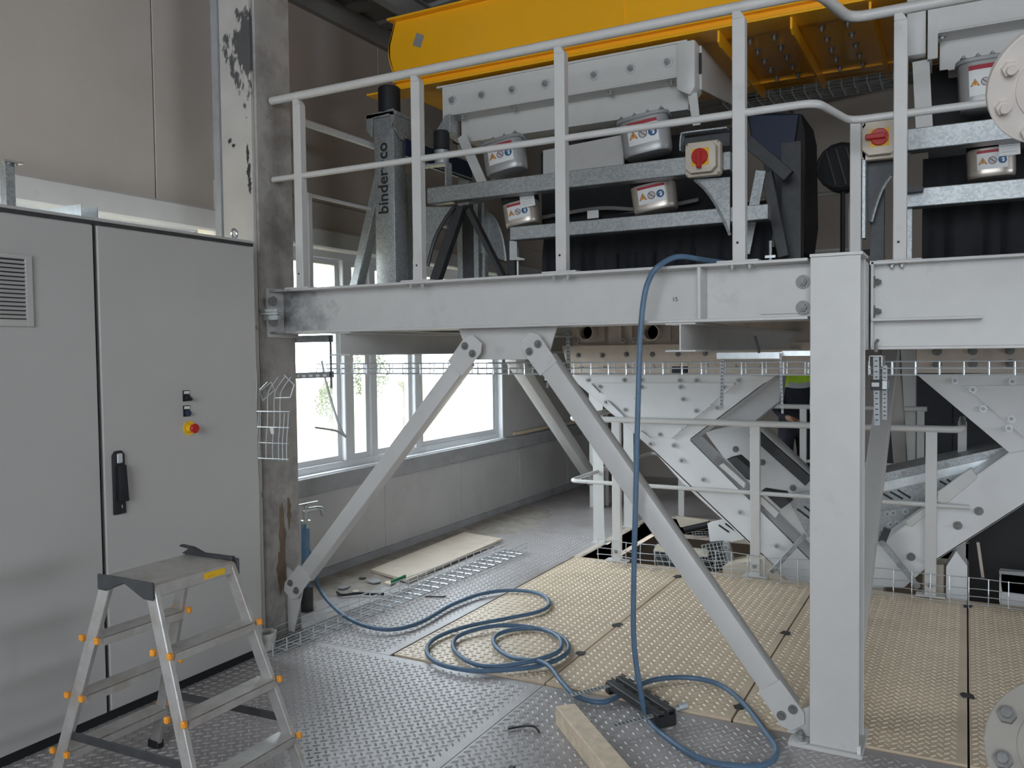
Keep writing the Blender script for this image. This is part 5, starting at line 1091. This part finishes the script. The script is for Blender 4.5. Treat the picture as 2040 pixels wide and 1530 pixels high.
G().prism([(-2.78,2.345,ZT+.0),(-2.50,2.345,ZT+.0),(-2.50,2.345,ZT+.014),(-2.66,2.345,ZT+.012),(-2.72,2.345,ZT+.03),(-2.79,2.345,ZT+.034),(-2.79,2.345,ZT+.026),(-2.74,2.345,ZT+.022)], (0,.022,0)).build('tool_hook', 'steel_dark', ld, bevel=.003)
def rail(a, b): return G().bar(a, b, .052, .022, (0,1,0)).build('rail', 'alu', ld, bevel=.003)
fr = lambda z, far: (-2.515+(.89-z)*.245, (2.345+(.89-z)*.185) if far else (1.992+(.89-z)*.02), z)
br = lambda z, far: (-2.745-(.89-z)*.40, (2.345+(.89-z)*.12) if far else (1.992-(.89-z)*.02), z)
for f_ in (0,1): rail(fr(.89,f_), fr(.01,f_)); rail(br(.89,f_), br(.01,f_))
for f_ in (0,1):
    for fn in (fr, br): 
        q = v3(fn(.015,f_)); G().box(q-Vector((.032,.018,.015)), q+Vector((.032,.018,.02))).build('foot', 'black', ld, bevel=.004)
for fn, zs in ((fr,(.665,.435,.205)), (br,(.665,.435,.205))):
    for z in zs:
        a, b = v3(fn(z,0)), v3(fn(z,1)); sp = G().bar(a+Vector((0,.008,0)), b-Vector((0,.008,0)), .085, .006).build('step', 'alu', ld, bevel=.002)
        k = 1 if fn is fr else -1
        for e in (.040,-.040): G().bar(a+Vector((e*k,.008,-.014)), b+Vector((e*k,-.008,-.014)), .005, .032).build('step_edge', 'alu', sp)
        for c, s in ((a,-1),(b,1)):
            for e in (-.042,.042): G().box(c+Vector((e-.011,.016*s-.009,-.016)), c+Vector((e+.011,.016*s+.009,.008))).build('end_cap', 'orange_cap', sp, bevel=.004)
for f_ in (0,1): G().bar(v3(br(.27,f_)), v3(fr(.27,f_)), .006, .032).build('spreader_bar', 'steel_dark', ld, bevel=.001)

# ============================================================ FLANGED PIPE AT THE RIGHT EDGE
fp_ = thing('flanged_pipe', 'flanged pipe cut by the right picture edge, pale disc above and dusty disc below', 'pipe', (.62,1.5,0))
NU, NL = Vector((0.1615,-0.7764,-0.5123)), Vector((-0.1276,-0.8691,0.6517))
UPC, LOC = Vector((0.1789,2.2791,2.2885)), Vector((0.1784,1.8794,0.9297))
def flange(c, n, r, m, bm_, k, up):
    n = n.normalized()
    d = G().cyl(c, c-n*.022, r, 48).build('flange', m, fp_, bevel=.002, smooth=True)
    a = n.orthogonal().normalized(); b = n.cross(a)
    q = n.rotation_difference(Vector((0,-1,0))).inverted().to_euler()
    for i in range(k):
        t = 2*math.pi*(i+.3)/k; p = c+(a*math.cos(t)+b*math.sin(t))*(r*.80); G().cyl(p, p+n*.014, .017, 6).build('bolt', bm_, d); G().cyl(p+n*.014, p+n*.026, .010, 8).build('bolt_end', bm_, d)
    G().cyl(c+n*.004, c, r*.60, 32).build('raised_face', m, d)
    return n
nu = flange(UPC, NU, .1425, 'flange_white', 'flange_white', 8, 1)
nl = flange(LOC, NL, .1425, 'flange_grey', 'bolt_dark', 8, 1)
G().tube(rounded([UPC-NU.normalized()*.02, UPC-NU.normalized()*.16, UPC-NU.normalized()*.16+Vector((.45,.1,.05)), (1.15,1.6,2.0), (1.15,1.6,.3), (1.15,1.6,.0)], .12), .08, 20).build('pipe', 'flange_white', fp_, smooth=True)
G().tube(rounded([LOC-NL.normalized()*.02, LOC-NL.normalized()*.14, LOC-NL.normalized()*.14+Vector((.35,.1,-.05)), (1.15,1.6,.35)], .12), .08, 20).build('pipe', 'flange_grey', fp_, smooth=True)
G().cyl((1.15,1.6,0),(1.15,1.6,.02),.17,32).build('foot_plate', 'flange_grey', fp_)

# ============================================================ PERSON
pe = thing('person', 'person in a high-visibility lime and navy work jacket behind the chutes', 'person', (-1.501,8.750,0))
def person(base, rot):
    J = {}; E = []; Rr = {}
    def j(n, p, r, par=None):
        J[n] = (p, r); 
        if par: E.append((par, n))
    j('pelvis',(0,0,.96),(.15,.11)); j('waist',(0,0,1.10),(.145,.105),'pelvis'); j('chest',(0,-.01,1.30),(.165,.12),'waist'); j('upper',(0,0,1.44),(.15,.10),'chest'); j('neck',(0,0,1.53),(.058,.058),'upper'); j('head0',(0,-.02,1.60),(.07,.08),'neck'); j('head1',(0,-.025,1.69),(.078,.098),'head0'); j('head2',(0,-.015,1.77),(.05,.06),'head1')
    for s, n in ((1,'l'),(-1,'r')):
        j('sh'+n,(.17*s,0,1.43),(.065,.065),'upper'); j('el'+n,(.25*s,-.04,1.16),(.05,.05),'sh'+n); j('fo'+n,(.22*s,-.20,1.05),(.042,.042),'el'+n); j('wr'+n,(.19*s,-.28,1.03),(.030,.028),'fo'+n); j('pa'+n,(.185*s,-.35,1.025),(.036,.020),'wr'+n)
        for k, (dx, ln) in enumerate(((-.028,.065),(-.010,.078),(.009,.073),(.026,.056))):
            j(f'f{n}{k}a',(.185*s+dx,-.395,1.022),(.009,.009),'pa'+n); j(f'f{n}{k}b',(.185*s+dx,-.395-ln*.55,1.012),(.0085,.0085),f'f{n}{k}a'); j(f'f{n}{k}c',(.185*s+dx,-.395-ln*.9,.99),(.0075,.0075),f'f{n}{k}b')
        j(f't{n}a',(.185*s-.045*s,-.345,1.015),(.010,.010),'pa'+n); j(f't{n}b',(.185*s-.06*s,-.38,1.005),(.009,.009),f't{n}a')
        j('hip'+n,(.09*s,0,.90),(.09,.09),'pelvis'); j('kn'+n,(.10*s,-.02,.50),(.062,.066),'hip'+n); j('an'+n,(.10*s,.02,.10),(.042,.045),'kn'+n); j('fe'+n,(.105*s,-.05,.05),(.042,.04),'an'+n); j('to'+n,(.11*s,-.15,.04),(.042,.032),'fe'+n)
    names = list(J); me = bpy.data.meshes.new('body'); me.from_pydata([J[n][0] for n in names], [(names.index(a), names.index(b)) for a, b in E], [])
    o = bpy.data.objects.new('tmp', me); COL.objects.link(o)
    md = o.modifiers.new('skin', 'SKIN')
    for i, n in enumerate(names):
        me.skin_vertices[0].data[i].radius = J[n][1]; me.skin_vertices[0].data[i].use_root = (i == 0)
    sb = o.modifiers.new('sub', 'SUBSURF'); sb.levels = 2; sb.render_levels = 2
    dg = bpy.context.evaluated_depsgraph_get(); bm_ = bpy.data.meshes.new_from_object(o.evaluated_get(dg)); bpy.data.objects.remove(o)
    bm_.materials.clear()
    for m in ('workwear','hivis','reflective','skin'): bm_.materials.append(MATS[m])
    for p in bm_.polygons:
        c = p.center; z = c.z; p.use_smooth = True
        hand = c.y < -.275 and z < 1.2; arm = abs(c.x) > .19
        p.material_index = 3 if (z > 1.515 or hand) else 0
        if not hand and 1.35 < z <= 1.515: p.material_index = 1
        if not hand and not (arm and z < 1.25) and (1.305 < z <= 1.35 or 1.185 < z <= 1.225): p.material_index = 2
    b = bpy.data.objects.new('body', bm_); COL.objects.link(b); b.parent = pe; b.rotation_euler = (0,0,rot)
    def ch(g, n, m, **k): q = g.build(n, m, None, **k); q.parent = b; return q
    # hair cap, eyes, nose, mouth, ears
    g = G(); vs = []; fs = []; N, M = 16, 6
    for i in range(M+1):
        t = i/M*1.5; vs += [(.083*math.sin(t)*math.cos(6.283*k/N), -.005+.105*math.sin(t)*math.sin(6.283*k/N), 1.70+.118*math.cos(t)) for k in range(N)]
    for i in range(M): fs += [(i*N+k, i*N+(k+1)%N, (i+1)*N+(k+1)%N, (i+1)*N+k) for k in range(N)]
    ch(g.add(vs, fs), 'hair', 'hair', smooth=True)
    for s in (1,-1):
        ch(G().cyl((.030*s,-.104,1.695),(.030*s,-.112,1.695),.009,10), 'eye', 'white'); ch(G().cyl((.030*s,-.112,1.695),(.030*s,-.1135,1.695),.005,8), 'pupil', 'black'); ch(G().cyl((.078*s,-.01,1.66),(.078*s,.01,1.70),.02,8,.012), 'ear', 'skin')
    ch(G().bar((0,-.105,1.69),(0,-.128,1.655),.014,.012,(0,1,0),.03,.02), 'nose', 'skin'); ch(G().box((-.022,-.108,1.618),(.022,-.100,1.626)), 'mouth', 'print_red')
person((-1.501,8.750,0), R(35))
